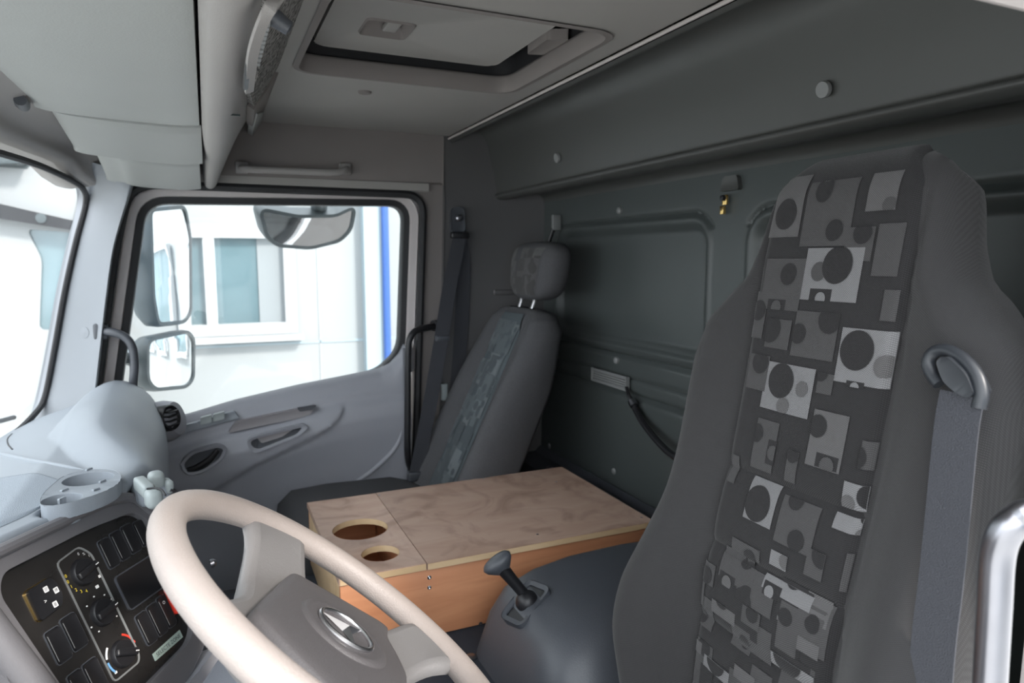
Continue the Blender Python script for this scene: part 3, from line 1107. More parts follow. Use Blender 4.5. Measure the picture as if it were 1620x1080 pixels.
build('scratch', MB().box(at(372, 182, y=-0.058), (0.004, 0.016, 0.003)), 'ink', oc)

# grab handle above the passenger door
gh = thing('grab_rail', 'grey grab rail on the lining above the passenger door', 'grab rail', at(465, 270, x=XR - 0.03))
a, b, c_, d_ = at(383, 266, x=XR - 0.045), at(400, 268, x=XR - 0.06), at(530, 273, x=XR - 0.06), at(548, 268, x=XR - 0.045)
build('grip', MB().tube([a + Vector((0.03, 0, 0)), a, b, b.lerp(c_, 0.5), c_, d_, d_ + Vector((0.03, 0, 0))], 0.010, 10, smooth=4), 'overhead_plastic', gh)
for p in (a, d_):
    build('mount', MB().box(p + Vector((0.02, 0, 0.004)), (0.02, 0.035, 0.032)), 'overhead_plastic', gh, 0.005, 3)

# roof hatch
rh = thing('roof_hatch', 'grey roof hatch lid set in the headliner opening', 'hatch', ((HX0 + HX1) / 2, (HY0 + HY1) / 2, 1.60))
ho = rrect(HX0, HY0, HX1, HY1, 0.05, 6)
rings = []
for d, z in ((0.012, ZC - 0.003), (0.0, ZC - 0.004), (-0.004, ZC + 0.004), (-0.006, 1.612), (-0.004, 1.618), (0.004, 1.620)):
    rings.append([(u, v, z) for u, v in offset_poly(ho, d)])
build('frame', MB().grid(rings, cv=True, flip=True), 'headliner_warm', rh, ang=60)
build('gap_shade_wall', MB().grid([[(u, v, z) for u, v in offset_poly(ho, 0.003)] for z in (1.619, 1.662)], cv=True, flip=True), 'rubber', rh)  # black ring paints in the shadow gap around the lid
build('gap_shade', MB().plate(offset_poly(ho, 0.003), [], (0, 0, 1.660), (1, 0, 0), (0, 1, 0), 0.01), 'rubber', rh)  # black sheet closing that gap from above, shade put into its colour
lid_o = rrect(HX0 + 0.03, HY0 + 0.045, HX1 - 0.024, HY1 - 0.030, 0.035, 6)
hx, hy = at(612, 45, z=1.632).x, at(612, 45, z=1.632).y
hh = rrect(hx - 0.045, hy - 0.045, hx + 0.045, hy + 0.045, 0.012, 4)
lid = build('lid', MB().plate(lid_o, [hh], (0, 0, 1.632), (1, 0, 0), (0, 1, 0), 0.018), 'headliner', rh, 0.005, 2)
mb = MB()
o1 = [(u, v, 1.633) for u, v in offset_poly(hh, 0.003)]
o2 = [(u, v, 1.628) for u, v in offset_poly(hh, 0.0)]
o3 = [(u, v, 1.658) for u, v in offset_poly(hh, -0.014)]
mb.grid([o1, o2, o3], cv=True, flip=True)
mb.cap(o3, False)
build('handle_cup', mb, 'headliner_warm', lid, ang=30)
build('handle_bar', MB().box((hx + 0.0, hy - 0.012, 1.642), (0.07, 0.028, 0.012)), 'headliner', lid, 0.004, 2)
q = at(868, 62, z=1.63)
build('catch', MB().plate(rpoly([(-0.05, -0.02), (0.06, -0.02), (0.07, 0.015), (-0.03, 0.02)], 0.008), [], q + Vector((0, 0.0, -0.012)), (1, 0, 0), (0, 1, 0), 0.02), 'headliner_warm', rh, 0.003)
build('catch_slot', MB().box(q + Vector((-0.02, -0.035, 0.002)), (0.13, 0.014, 0.012)), 'black_plastic', rh, 0.002)

# ================================================================== DASHBOARD
da = thing('dashboard', 'grey truck dashboard with black control panel angled to the driver', 'dashboard', (0.0, 0.30, 0.45))
PO = Vector((-0.124, 0.188, 0.744))
al, be = rad(33), rad(24)
PR = Vector((math.cos(al), -math.sin(al), 0))
NH = Vector((-math.sin(al), -math.cos(al), 0))
PU = -(Vector((0, 0, -math.cos(be))) + NH * math.sin(be))
PN = PR.cross(PU)


def pp(u, v, h=0.0):
    return PO + PR * u + PU * v + PN * h


# top: plan outline of the rear edge
edge = [Vector(p) for p in ((-0.95, 0.36, 0), (-0.55, 0.35, 0), (-0.34, 0.335, 0), (-0.215, 0.282, 0), (-0.10, 0.205, 0), (0.0, 0.14, 0), (0.05, 0.112, 0), (0.10, 0.098, 0), (0.30, 0.095, 0), (0.55, 0.105, 0), (0.84, 0.125, 0))]
edge = catmull(edge, 22)
EDGE_Y = [(p.x, p.y) for p in edge]


CREASE = [(-0.05, 0.095), (0.03, 0.165), (0.085, 0.190), (0.20, 0.245), (0.34, 0.288), (0.47, 0.330), (0.62, 0.335), (0.80, 0.325), (0.95, 0.30)]
zc = 0.850
c1, c2 = at(140, 757, z=zc), at(104, 787, z=zc)
c2 = c2 + Vector((-0.004, 0.004, 0))
r1, r2 = 0.036, 0.026


def dash_z(x, y):
    z = 0.834 - 0.34 * max(0.0, y - 0.285)
    if x > -0.05:
        d = interp(CREASE, x) - y
        if d > 0:
            k = sstep(0.0, 0.30, x)
            span = max(0.02, interp(CREASE, x) - interp(EDGE_Y, x) - 0.012 - 0.10 * k)
            z += 0.060 * sstep(-0.10, 0.42, x) * math.sin(min(1.0, d / span) * PI / 2) * (1 - 0.35 * sstep(0.6, 0.9, x))
    for c, r in ((c1, r1), (c2, r2)):
        z -= 0.05 * sstep(r + 0.006, r - 0.004, math.hypot(x - c.x, y - c.y))
    return z


rows = []
for e in edge:
    x, ye = e.x, e.y
    yf = y_ws(x, 0.78) + 0.01
    k = sstep(0.0, 0.30, x)
    R = 0.012 + 0.10 * k              # rounding of the rear edge
    top = []
    for j in range(61):
        y = yf + (ye + R - yf) * (j / 60) ** 0.85
        top.append((x, y, dash_z(x, y)))
    z0 = dash_z(x, ye + R)
    Rz = 0.012 + 0.15 * k
    for j in range(1, 9):
        a = PI / 2 * j / 8
        top.append((x, ye + R - R * math.sin(a), z0 - Rz * (1 - math.cos(a))))
    zb = z0 - Rz
    top.append((x, ye + 0.002, zb - 0.006))
    if k > 0.3:
        top.append((x, ye + 0.02, 0.62))
        top.append((x, ye + 0.08, 0.50))
    else:
        top.append((x, ye + 0.012, zb - 0.012))
        top.append((x, ye + 0.02, zb - 0.016))
    rows.append(top)
DT = MB().grid(rows, flip=True)
build('top_cover', DT, 'dash_plastic', da, ang=50)
# textured mat in the tray on top
ta = catmull([at(a, b, z=0.836) for a, b in ((-40, 727), (0, 734), (60, 747), (112, 764))], 6)
tb = catmull([at(a, b, z=0.836) for a, b in ((-40, 848), (0, 832), (40, 814), (66, 800))], 6)
g = []
for p, q in zip(ta, tb):
    g.append([(p.lerp(q, t).x, p.lerp(q, t).y, dash_z(p.lerp(q, t).x, p.lerp(q, t).y) + (0.003 if 0 < t < 1 else 0.0005)) for t in [0.0, 0.03] + [k / 14 for k in range(1, 14)] + [0.97, 1.0]])
build('tray_mat', MB().grid(g), 'dash_mat', da, ang=50)
tr = [hit(DT, a, b)[0] + Vector((0, 0, -0.001)) for a, b in ((2, 718), (30, 724), (60, 730), (100, 737), (138, 743))]
build('tray_ridge', MB().tube(tr, lambda t: 0.006 * (1 - 0.9 * t ** 6), 10, smooth=4), 'dash_plastic', da)
build('speaker_seam', MB().tube([hit(DT, a, b)[0] for a, b in ((20, 711), (13, 703), (12, 694), (19, 686))], 0.0016, 6, smooth=5), 'rubber', da)

# cup holder
och = [at(a, b, z=zc) for a, b in ((62, 792), (66, 802), (105, 797), (160, 780), (188, 765), (193, 752), (180, 742), (140, 742), (100, 752), (70, 778))]
och = rpoly([(p.x, p.y) for p in och], 0.02)
if area2(och) < 0:
    och = och[::-1]
h1, h2 = circle(c1.x, c1.y, r1, 32), circle(c2.x, c2.y, r2, 28)
mb = MB().plate(och, [h1, h2], (0, 0, zc - 0.022), (1, 0, 0), (0, 1, 0), 0.022)
cho = build('cup_holder', mb, 'dash_plastic', da, 0.004, 3)
for h, rr_ in ((h1, r1), (h2, r2)):
    mb = MB()
    a = [(u, v, zc - 0.006) for u, v in h]
    b = [(u, v, zc - 0.034) for u, v in offset_poly(h, -0.004)]
    mb.grid([a, b], cv=True, flip=True)
    mb.cap(b)
    build('cup_well', mb, 'dash_plastic', cho, ang=40)
for a, b in ((139, 743), (100, 776), (150, 775), (160, 762), (96, 790)):
    q = at(a, b, z=zc)
    build('prong', MB().plate(rpoly([(-0.004, -0.022), (0.004, -0.022), (0.006, 0.003), (-0.006, 0.003)], 0.002), [], q + Vector((0.0, 0, 0)), (0.8, -0.6, 0), (0, 0, 1), 0.004), 'dash_plastic', cho, 0.0015)

# control panel fascia
fo = rpoly([(-0.165, -0.24), (0.075, -0.235), (0.165, -0.195), (0.168, 0.03), (0.13, 0.074), (-0.02, 0.082), (-0.17, 0.078)], [0.03, 0.05, 0.05, 0.05, 0.05, 0.05, 0.03])
fi = rpoly([(-0.098, -0.20), (0.02, -0.192), (0.115, -0.186), (0.144, -0.16), (0.146, 0.015), (0.125, 0.045), (0.03, 0.053), (-0.115, 0.053), (-0.130, 0.03)], [0.02, 0.03, 0.03, 0.03, 0.04, 0.03, 0.03, 0.02, 0.02])
build('fascia_frame', MB().plate(fo, [fi], pp(0, 0, -0.03), PR, PU, 0.042), 'fascia_plastic', da, 0.010, 4)
pan = build('control_panel', MB().plate(offset_poly(fi, 0.006), [], pp(0, 0, -0.012), PR, PU, 0.012), 'gloss_black', da)
# pale hood lip above the panel
hl_ = [pp(-0.20, 0.078, 0.012), pp(-0.12, 0.080, 0.016), pp(-0.02, 0.080, 0.016), pp(0.08, 0.078, 0.014), pp(0.13, 0.066, 0.012), pp(0.158, 0.03, 0.010)]
build('hood_lip', MB().tube(hl_, 0.0085, 10, smooth=6), 'fascia_plastic', da)
# fascia backing box to close the dash below
mb = MB().plate(offset_poly(fo, -0.004), [], pp(0, 0, -0.10), PR, PU, 0.07)
build('fascia_body', mb, 'charcoal_plastic', da, 0.004)
# bezel around knobs
bz = [(-0.031, 0.030), (0.012, 0.036), (0.026, 0.018), (0.026, -0.150), (0.020, -0.160), (-0.030, -0.160)]
bzp = rpoly(bz[::-1], 0.008)
build('knob_bezel', MB().plate(offset_poly(bzp, 0.0012), [offset_poly(bzp, -0.0012)], pp(0, 0, 0), PR, PU, 0.0016), 'cap_grey', da, 0.0005)
for i, v in enumerate((0.0, -0.066, -0.134)):
    c = pp(0.001, v)
    kn = build('control_knob', MB().lathe([(0.0205, 0), (0.020, 0.003), (0.0192, 0.006), (0.0182, 0.0072), (0.0, 0.0075)], c, PN, 32), 'black_plastic', da)
    ang_ = (rad(8), rad(5), rad(-28))[i]
    e1 = PR * math.cos(ang_) + PU * math.sin(ang_)
    e2 = PN.cross(e1)
    M = Matrix((e1, e2, PN)).transposed()
    build('grip_bar', MB().box(c + PN * 0.010, (0.038, 0.011, 0.008), M), 'black_plastic', kn, 0.003, 3)
    build('pointer', MB().box(c + PN * 0.0141 + e1 * 0.015, (0.006, 0.0014, 0.0006), M), 'line_white', kn)


def mark(pts, m, nm='dial_mark', sz=0.0022):
    for u, v in pts:
        build(nm, MB().plate(rrect(u - sz, v - sz * 0.8, u + sz, v + sz * 0.8, 0.001, 3), [], pp(0, 0, 0.0002), PR, PU, 0.0006), m, pan)


def dial(cu, cv, r, a0, a1, n, m, chars=None, size=0.006):
    for k in range(n):
        a = rad(a0 + (a1 - a0) * k / max(1, n - 1))
        u, v = cu + r * math.cos(a), cv + r * math.sin(a)
        if chars:
            text_mesh('dial_digit', chars[k], size, pp(u, v), PR, PU, m, pan)
        else:
            mark([(u, v)], m, sz=0.0013)


dial(0, 0, 0.0275, 165, 255, 6, 'line_yellow', '001234', 0.0068)
dial(0, 0, 0.0275, 75, -20, 6, 'line_white', '0%1234', 0.006)
mark([(0.024, -0.018), (0.012, -0.0295)], 'line_white', sz=0.0028)
dial(0, -0.066, 0.0265, 130, 50, 3, 'line_white')
dial(0, -0.066, 0.0265, 20, -40, 3, 'line_white')
dial(0, -0.066, 0.0265, 200, 230, 2, 'line_white')


def arc(cu, cv, r, a0, a1, wd, m, nm):
    o = [(cu + (r + wd) * math.cos(rad(a0 + (a1 - a0) * k / 10)), cv + (r + wd) * math.sin(rad(a0 + (a1 - a0) * k / 10))) for k in range(11)]
    i = [(cu + r * math.cos(rad(a0 + (a1 - a0) * k / 10)), cv + r * math.sin(rad(a0 + (a1 - a0) * k / 10))) for k in range(11)]
    p = o + i[::-1]
    if area2(p) < 0:
        p = p[::-1]
    build(nm, MB().plate(p, [], pp(0, 0, 0.0002), PR, PU, 0.0006), m, pan)


arc(0.001, -0.134, 0.0255, 60, 10, 0.003, 'line_red', 'dial_arc')
arc(0.001, -0.134, 0.0255, 165, 130, 0.003, 'line_white', 'dial_arc')
arc(0.001, -0.134, 0.0255, 215, 175, 0.003, 'line_blue', 'dial_arc')
mark([(0.028, -0.131)], 'line_red')
mark([(-0.021, -0.150)], 'line_white')
# rocker switches
def switch(u0, v0, u1, v1, h=0.004, sym=None):
    s = build('rocker_switch', MB().plate(rrect(u0 + 0.001, v0, u1 - 0.001, v1, 0.005, 4), [], pp(0, 0, 0), PR, PU, h), 'black_plastic', da, 0.0015, 2)
    b = rrect(u0, v0 - 0.001, u1, v1 + 0.001, 0.005, 4)
    build('rim', MB().plate(offset_poly(b, 0.0006), [offset_poly(b, -0.0006)], pp(0, 0, 0), PR, PU, 0.0018), 'charcoal_plastic', s)
    mk = MB().box(pp(u0 + 0.0015, (v0 + v1) / 2, h), (0.001, abs(v1 - v0) * 0.8, 0.001), Matrix((PR, PU, PN)).transposed())
    build('edge_line', mk, 'cap_grey', s)
    if sym:
        text_mesh('symbol', sym, 0.011, pp((u0 + u1) / 2, v1 - 0.010, h), PR, PU, 'line_white', s)


switch(0.043, -0.017, 0.066, 0.028)
switch(0.069, -0.016, 0.091, 0.030)
switch(0.093, -0.015, 0.117, 0.031)
switch(0.119, -0.014, 0.140, 0.028)
switch(-0.094, -0.092, -0.069, -0.046)
switch(-0.066, -0.090, -0.040, -0.042)
switch(-0.092, -0.165, -0.068, -0.112)
switch(-0.066, -0.163, -0.040, -0.112)
switch(0.046, -0.150, 0.070, -0.101)
switch(0.072, -0.150, 0.095, -0.100)
switch(0.0965, -0.150, 0.116, -0.098, sym='o')
# display
b = rrect(0.044, -0.088, 0.128, -0.032, 0.006, 4)
build('display', MB().plate(b, [], pp(0, 0, 0), PR, PU, 0.002), 'black_plastic', da, 0.0006)
build('display_rim', MB().plate(offset_poly(b, 0.001), [offset_poly(b, -0.0008)], pp(0, 0, 0), PR, PU, 0.0035), 'charcoal_plastic', da)
# mirror joystick pad with symbols
jp = rpoly([(-0.093, -0.028), (-0.056, -0.024), (-0.049, -0.010), (-0.050, 0.008), (-0.056, 0.018), (-0.093, 0.016)], 0.005)
js = build('mirror_switch', MB().plate(jp, [], pp(0, 0, 0), PR, PU, 0.008), 'black_plastic', da, 0.003, 3)
build('rim', MB().plate(offset_poly(jp, 0.0012), [offset_poly(jp, -0.0002)], pp(0, 0, 0), PR, PU, 0.0018), 'brass', js)
for (u, v) in ((-0.069, 0.006), (-0.056, -0.002), (-0.066, -0.018)):
    q = rrect(u - 0.0035, v - 0.004, u + 0.0035, v + 0.004, 0.001, 3)
    build('symbol', MB().plate(q, [offset_poly(q, -0.0014)], pp(0, 0, 0.0082), PR, PU, 0.0006), 'line_white', js)
text_mesh('symbol', '>', 0.008, pp(-0.077, -0.008, 0.0082), PR, PU, 'line_white', js)
# red hazard button
build('hazard_button', MB().plate(rpoly([(0.118, -0.138), (0.130, -0.140), (0.131, -0.096), (0.121, -0.092)], 0.005), [], pp(0, 0, 0), PR, PU, 0.009), 'line_red', da, 0.003, 3)
# small text display
build('text_display', MB().plate([(0.0475, -0.176), (0.114, -0.1755), (0.1145, -0.1625), (0.048, -0.1645)], [], pp(0, 0, 0), PR, PU, 0.002), 'lcd', da)
text_mesh('display_text', 'SELECTE ZONE', 0.0085, pp(0.081, -0.1698, 0.002), PR, PU, 'ink', pan)
# side of the console, facing the passenger
cs = [pp(0.160, 0.03, 0.004), pp(0.168, -0.01, 0.006), pp(0.170, -0.08, 0.006), pp(0.168, -0.16, 0.004)]
build('side_strip', MB().tube([p + Vector((0.02, -0.01, 0)) for p in cs], 0.006, 8, smooth=5), 'pale_plastic', da)
build('side_strip', MB().tube([p + Vector((0.045, -0.005, -0.01)) for p in cs], 0.005, 8, smooth=5), 'charcoal_plastic', da)
q = at(333, 892, x=0.06)
build('side_screw', MB().lathe([(0.008, 0), (0.008, 0.006), (0.004, 0.01), (0, 0.01)], q, (0.2, -0.9, 0.2), 12), 'satin_steel', da)
mb = MB().plate(rpoly([(0.0, 0.10), (0.26, 0.06), (0.30, 0.80), (0.0, 0.80)], 0.02), [], (0.02, 0.13, 0.0), (0, 1, 0), (0, 0, 1), 0.05)
build('console_side', mb, 'charcoal_plastic', da, 0.01)
# pale vent pod at the end of the panel hood
vM = Matrix.Rotation(rad(18), 3, 'Z')
vp = build('vent_pod', MB().box(at(228, 770, z=0.842), (0.062, 0.018, 0.022), vM), 'pale_plastic', da, 0.005, 3)
for a, b in ((247, 759), (243, 788)):
    q = at(a, b, z=0.836)
    build('vent_flap', MB().box(q, (0.027, 0.024, 0.030), vM), 'pale_plastic', vp, 0.009, 4)
build('vent_tab', MB().box(at(266, 768, z=0.825), (0.030, 0.012, 0.022), vM), 'pale_plastic', vp, 0.005, 3)
build('vent_lever', MB().tube([at(268, 774, z=0.822), at(277, 777, z=0.816)], 0.004, 8), 'satin_steel', vp)
build('vent_seam', MB().tube([at(a, b, z=0.852) for a, b in ((232, 773), (246, 772), (256, 775), (262, 783))], 0.0016, 6, smooth=4), 'rubber', vp)
build('vent_shell', MB().box(at(238, 778, z=0.812), (0.075, 0.05, 0.03), vM), 'dash_plastic', vp, 0.01, 3)
# black side vent at the door end of the dash
q = at(255, 668, x=0.76)
build('side_vent_pod', MB().lathe([(0.0, 0.05), (0.045, 0.045), (0.055, 0.02), (0.06, -0.06), (0.055, -0.12)], q, (-0.35, -0.85, 0.25), 24), 'door_plastic', da)
q = at(267, 661, x=0.715)
sv = build('side_vent', MB().lathe([(0.024, 0.006), (0.032, 0.010), (0.035, 0.004), (0.036, -0.03)], q, (-0.55, -0.75, 0.2), 24), 'black_plastic', da)
for k in range(4):
    build('vent_slat', MB().box(q + Vector((0, 0, -0.018 + 0.012 * k)), (0.035, 0.035, 0.003), Matrix.Rotation(rad(-35), 3, 'Z')), 'black_plastic', sv)
# cluster housing edge at the lower left and column cowl
ce = [pp(-0.170, 0.06, 0.012), pp(-0.160, 0.0, 0.012), pp(-0.148, -0.06, 0.012), pp(-0.134, -0.13, 0.012), pp(-0.118, -0.20, 0.012), pp(-0.104, -0.26, 0.012)]
build('cluster_edge', MB().tube(ce, 0.020, 14, smooth=5), 'fascia_plastic', da)
mb = MB().plate(rpoly([(-0.40, -0.30), (-0.15, -0.30), (-0.17, 0.09), (-0.40, 0.09)], 0.03), [], pp(0, 0, -0.03), PR, PU, 0.03)
build('cluster_body', mb, 'dash_plastic', da, 0.01, 3)
lowb = [(-0.16, -0.46), (0.16, -0.44), (0.165, -0.215), (0.08, -0.232), (-0.16, -0.235)]
build('lower_cover', MB().plate(rpoly(lowb, 0.03), [], pp(0, 0, -0.02), PR, PU, 0.045), 'door_plastic', da, 0.012, 4)

# ================================================================== STEERING WHEEL
WT = 0.699
WC = Vector((-0.514, -0.123, 0.792))
WN = Vector((0, -math.sin(WT), math.cos(WT)))
turn = rad(-22.6)
wx0, wy0 = Vector((1, 0, 0)), Vector((0, math.cos(WT), math.sin(WT)))
WX = wx0 * math.cos(turn) + wy0 * math.sin(turn)
WY = -wx0 * math.sin(turn) + wy0 * math.cos(turn)
WR = 0.224
sw = thing('steering_wheel', 'four-spoke steering wheel with worn beige rim and dark hub pad', 'steering wheel', WC)


def wp(a, b, h=0.0):
    return WC + WX * a + WY * b + WN * h


ringp = [wp(WR * math.cos(2 * PI * k / 96), WR * math.sin(2 * PI * k / 96)) for k in range(96)]
build('rim', MB().tube(ringp, 0.0175, 18, closed=True), 'wheel_leather', sw)
# spoke frame
half = [(0.0, 0.114), (0.055, 0.128), (0.095, 0.150), (0.125, 0.183), (0.170, 0.142), (0.196, 0.105), (0.165, 0.085), (0.138, 0.055), (0.128, 0.02), (0.148, -0.035), (0.165, -0.060), (0.200, -0.085),
        (0.178, -0.130), (0.145, -0.165), (0.118, -0.125), (0.09, -0.108), (0.04, -0.108), (0.0, -0.108)]
full = half + [(-a, b) for a, b in half[::-1][1:-1]]
fullr = rpoly(full, 0.02, 4)
if area2(fullr) < 0:
    fullr = fullr[::-1]
mb = MB()
rings = []
for d, h in ((-0.010, -0.062), (0.0, -0.054), (0.0, -0.046), (-0.006, -0.038), (-0.014, -0.036)):
    rings.append([wp(a, b, h + 0.040 * sstep(0.125, 0.215, math.hypot(a, b))) for a, b in offset_poly(fullr, d)])
mb.grid(rings, cv=True)
k = MB()
top = offset_poly(fullr, -0.014)
tp = MB().plate(top, [], (0, 0, 0), (1, 0, 0), (0, 1, 0), 0.0)
n_ = len(top)
mb.add([wp(p[0], p[1], -0.036 + 0.040 * sstep(0.125, 0.215, math.hypot(p[0], p[1]))) for p in tp.v[:n_]], [f for f in tp.f if max(f) < n_])
mb.add([wp(a, b, -0.062 + 0.040 * sstep(0.125, 0.215, math.hypot(a, b))) for a, b in offset_poly(fullr, -0.010)], [tuple(reversed(f)) for f in tp.f if max(f) < n_])
build('spoke_frame', mb, 'wheel_frame', sw, ang=50, weld=True)
# airbag pad
hp = [(0.0, 0.090), (0.06, 0.090), (0.096, 0.088), (0.112, 0.05), (0.128, 0.01), (0.150, -0.045), (0.147, -0.058), (0.108, -0.060), (0.07, -0.080), (0.03, -0.096), (0.0, -0.098)]
pf = hp + [(-a, b) for a, b in hp[::-1][1:-1]]
pf = rpoly(pf, 0.012, 4)
if area2(pf) < 0:
    pf = pf[::-1]
EC = (0.0, -0.004)
rings = []
for s, h in ((1.02, -0.050), (1.0, -0.022), (0.985, -0.014), (0.96, -0.0115), (0.85, -0.0095), (0.7, -0.0080), (0.55, -0.0070)):
    rings.append([wp(EC[0] + (a - EC[0]) * s, EC[1] + (b - EC[1]) * s, h) for a, b in pf])
mb = MB().grid(rings, cv=True)
mb.cap(rings[-1])
build('airbag_pad', mb, 'pad_plastic', sw, ang=45)
rings = [[wp(EC[0] + r * math.cos(2 * PI * k / 40), EC[1] + r * math.sin(2 * PI * k / 40), h) for k in range(40)] for r, h in ((0.060, -0.0095), (0.057, -0.0050), (0.053, -0.0030), (0.047, -0.0035), (0.042, -0.0050), (0.0, -0.0052))]
build('emblem_base', MB().grid(rings, cv=True), 'pad_plastic', sw, ang=60)
em = build('emblem', MB().tube([wp(EC[0] + 0.035 * math.cos(2 * PI * k / 48), EC[1] + 0.035 * math.sin(2 * PI * k / 48), -0.0030) for k in range(48)], 0.0030, 10, closed=True), 'emblem_chrome', sw)
mb = MB()
for k in range(3):
    a0 = PI / 2 + 2 * PI * k / 3
    tip = wp(EC[0] + 0.034 * math.cos(a0), EC[1] + 0.034 * math.sin(a0), -0.0028)
    l = wp(EC[0] + 0.0068 * math.cos(a0 + PI / 3), EC[1] + 0.0068 * math.sin(a0 + PI / 3), -0.0050)
    r = wp(EC[0] + 0.0068 * math.cos(a0 - PI / 3), EC[1] + 0.0068 * math.sin(a0 - PI / 3), -0.0050)
    cc_ = wp(EC[0], EC[1], 0.0025)
    mb.add([cc_, l, tip, r], [(0, 2, 1), (0, 3, 2)])
build('star', mb, 'emblem_chrome', em, ang=10)
# column cowl under the wheel
cw = thing('steering_column', 'dark steering column cowl under the wheel', 'steering column', WC - WN * 0.30)
rings = []
for t_, hw, hh_ in ((0.036, 0.055, 0.055), (0.05, 0.075, 0.07), (0.12, 0.085, 0.075), (0.24, 0.075, 0.07), (0.36, 0.065, 0.065)):
    o_ = rrect(-hw, -hh_, hw, hh_, 0.035, 6)
    rings.append([WC - WN * t_ + wx0 * u + wy0 * v for u, v in o_])
mb = MB().grid(rings, cv=True, flip=True)
mb.cap(rings[0], True)
mb.cap(rings[-1])
build('cowl', mb, 'wheel_plastic', cw, ang=50)
s0 = WC - WN * 0.075
build('stalk', MB().tube([s0 - wx0 * 0.06, s0 - wx0 * 0.15 + wy0 * 0.01, s0 - wx0 * 0.19 + wy0 * 0.02], 0.009, 10, smooth=4), 'charcoal_plastic', cw)
build('support', MB().tube([WC - WN * 0.34, Vector((-0.5, 0.25, 0.30))], 0.045, 12), 'charcoal_plastic', cw)

# ================================================================== WOODEN BOX ON THE TUNNEL
BX0, BX1, BY0, BY1, BZ = 0.004, 0.446, -0.913, -0.200, 0.600
wb = thing('wooden_box', 'plywood box with two cup holes between the seats', 'box', ((BX0 + BX1) / 2, (BY0 + BY1) / 2, 0.445))
joint = (at(583, 775, z=BZ).y + at(683, 888, z=BZ).y) / 2
th = 0.013
g1, g2 = at(570, 836, z=BZ), at(602, 874.5, z=BZ)
ra = (at(527, 836, z=BZ) - at(613, 836, z=BZ)).length / 2
rb = (at(572, 875, z=BZ) - at(632, 875, z=BZ)).length / 2
fl_ = MB().plate([(BX0 - 0.004, joint + 0.0008), (BX1, joint + 0.0008), (BX1, BY1), (BX0 - 0.004, BY1)], [circle(g1.x, g1.y, ra, 36), circle(g2.x, g2.y, rb, 32)], (0, 0, BZ - th), (1, 0, 0), (0, 1, 0), th)
lidf = build('front_lid', fl_, 'ply_top', wb, 0.0008)
lidm = build('main_lid', MB().plate([(BX0 - 0.008, BY0), (BX1, BY0), (BX1, joint - 0.0012), (BX0 - 0.008, joint - 0.0012)], [], (0, 0, BZ - th + 0.001), (1, 0, 0), (0, 1, 0), th), 'ply_top', wb, 0.0008)
for nm, c, r in (('hole_lining', g1, ra), ('hole_lining', g2, rb)):
    o_ = circle(c.x, c.y, r - 0.0005, 36)
    mb = MB().grid([[(u, v, BZ - 0.0005) for u, v in o_], [(u, v, BZ - th - 0.0005) for u, v in o_]], cv=True, flip=True)
    build(nm, mb, 'ply_edge', lidf)
# pale cut edges of the lids on the near side
build('lid_edge', MB().box((BX0 - 0.0086, (BY0 + joint) / 2, BZ - th / 2 + 0.0005), (0.0012, joint - BY0 - 0.003, th - 0.001)), 'ply_edge', lidm)
build('lid_edge', MB().box((BX0 - 0.0046, (BY1 + joint) / 2, BZ - th / 2 - 0.0005), (0.0012, BY1 - joint - 0.003, th - 0.001)), 'ply_edge', lidf)
zb_ = 0.443
build('side_panel', MB().box((BX0 + 0.006, (BY0 + BY1) / 2, (BZ - th + zb_) / 2), (0.012, BY1 - BY0 - 0.004, BZ - th - zb_)), 'ply_side', wb, 0.0008)
build('side_panel', MB().box((BX1 - 0.008, (BY0 + BY1) / 2, (BZ - th + zb_) / 2), (0.012, BY1 - BY0 - 0.004, BZ - th - zb_)), 'ply_side', wb, 0.0008)
build('front_panel', MB().box(((BX0 + BX1) / 2, BY1 - 0.008, (BZ - th + zb_) / 2), (BX1 - BX0 - 0.026, 0.012, BZ - th - zb_)), 'ply_edge', wb, 0.0008)
build('back_panel', MB().box(((BX0 + BX1) / 2, BY0 + 0.008, (BZ - th + zb_) / 2), (BX1 - BX0 - 0.026, 0.012, BZ - th - zb_)), 'ply_side', wb, 0.0008)
build('bottom_panel', MB().box(((BX0 + BX1) / 2, (BY0 + BY1) / 2, zb_ + 0.004), (BX1 - BX0 - 0.026, BY1 - BY0 - 0.03, 0.008)), 'ply_side', wb)
build('divider', MB().box(((BX0 + BX1) / 2, joint, (BZ - th + zb_) / 2), (BX1 - BX0 - 0.026, 0.012, BZ - th - zb_ - 0.002)), 'ply_side', wb)
for p in ((679, 913), (679, 929), (760, 986), (1002, 893)):
    q = at(*p, x=BX0)
    build('screw', MB().lathe([(0.0042, -0.001), (0.0042, 0.001), (0.002, 0.0016), (0, 0.0006)], q, (-1, 0, 0), 12), 'chrome', wb)
for p in ((765, 757), (880, 762), (600, 783), (850, 845), (1015, 818)):
    q = at(*p, z=BZ + 0.001)
    build('screw', MB().lathe([(0.003, -0.001), (0.003, 0.0006), (0, 0.0006)], q, (0, 0, 1), 10), 'satin_steel', lidm)

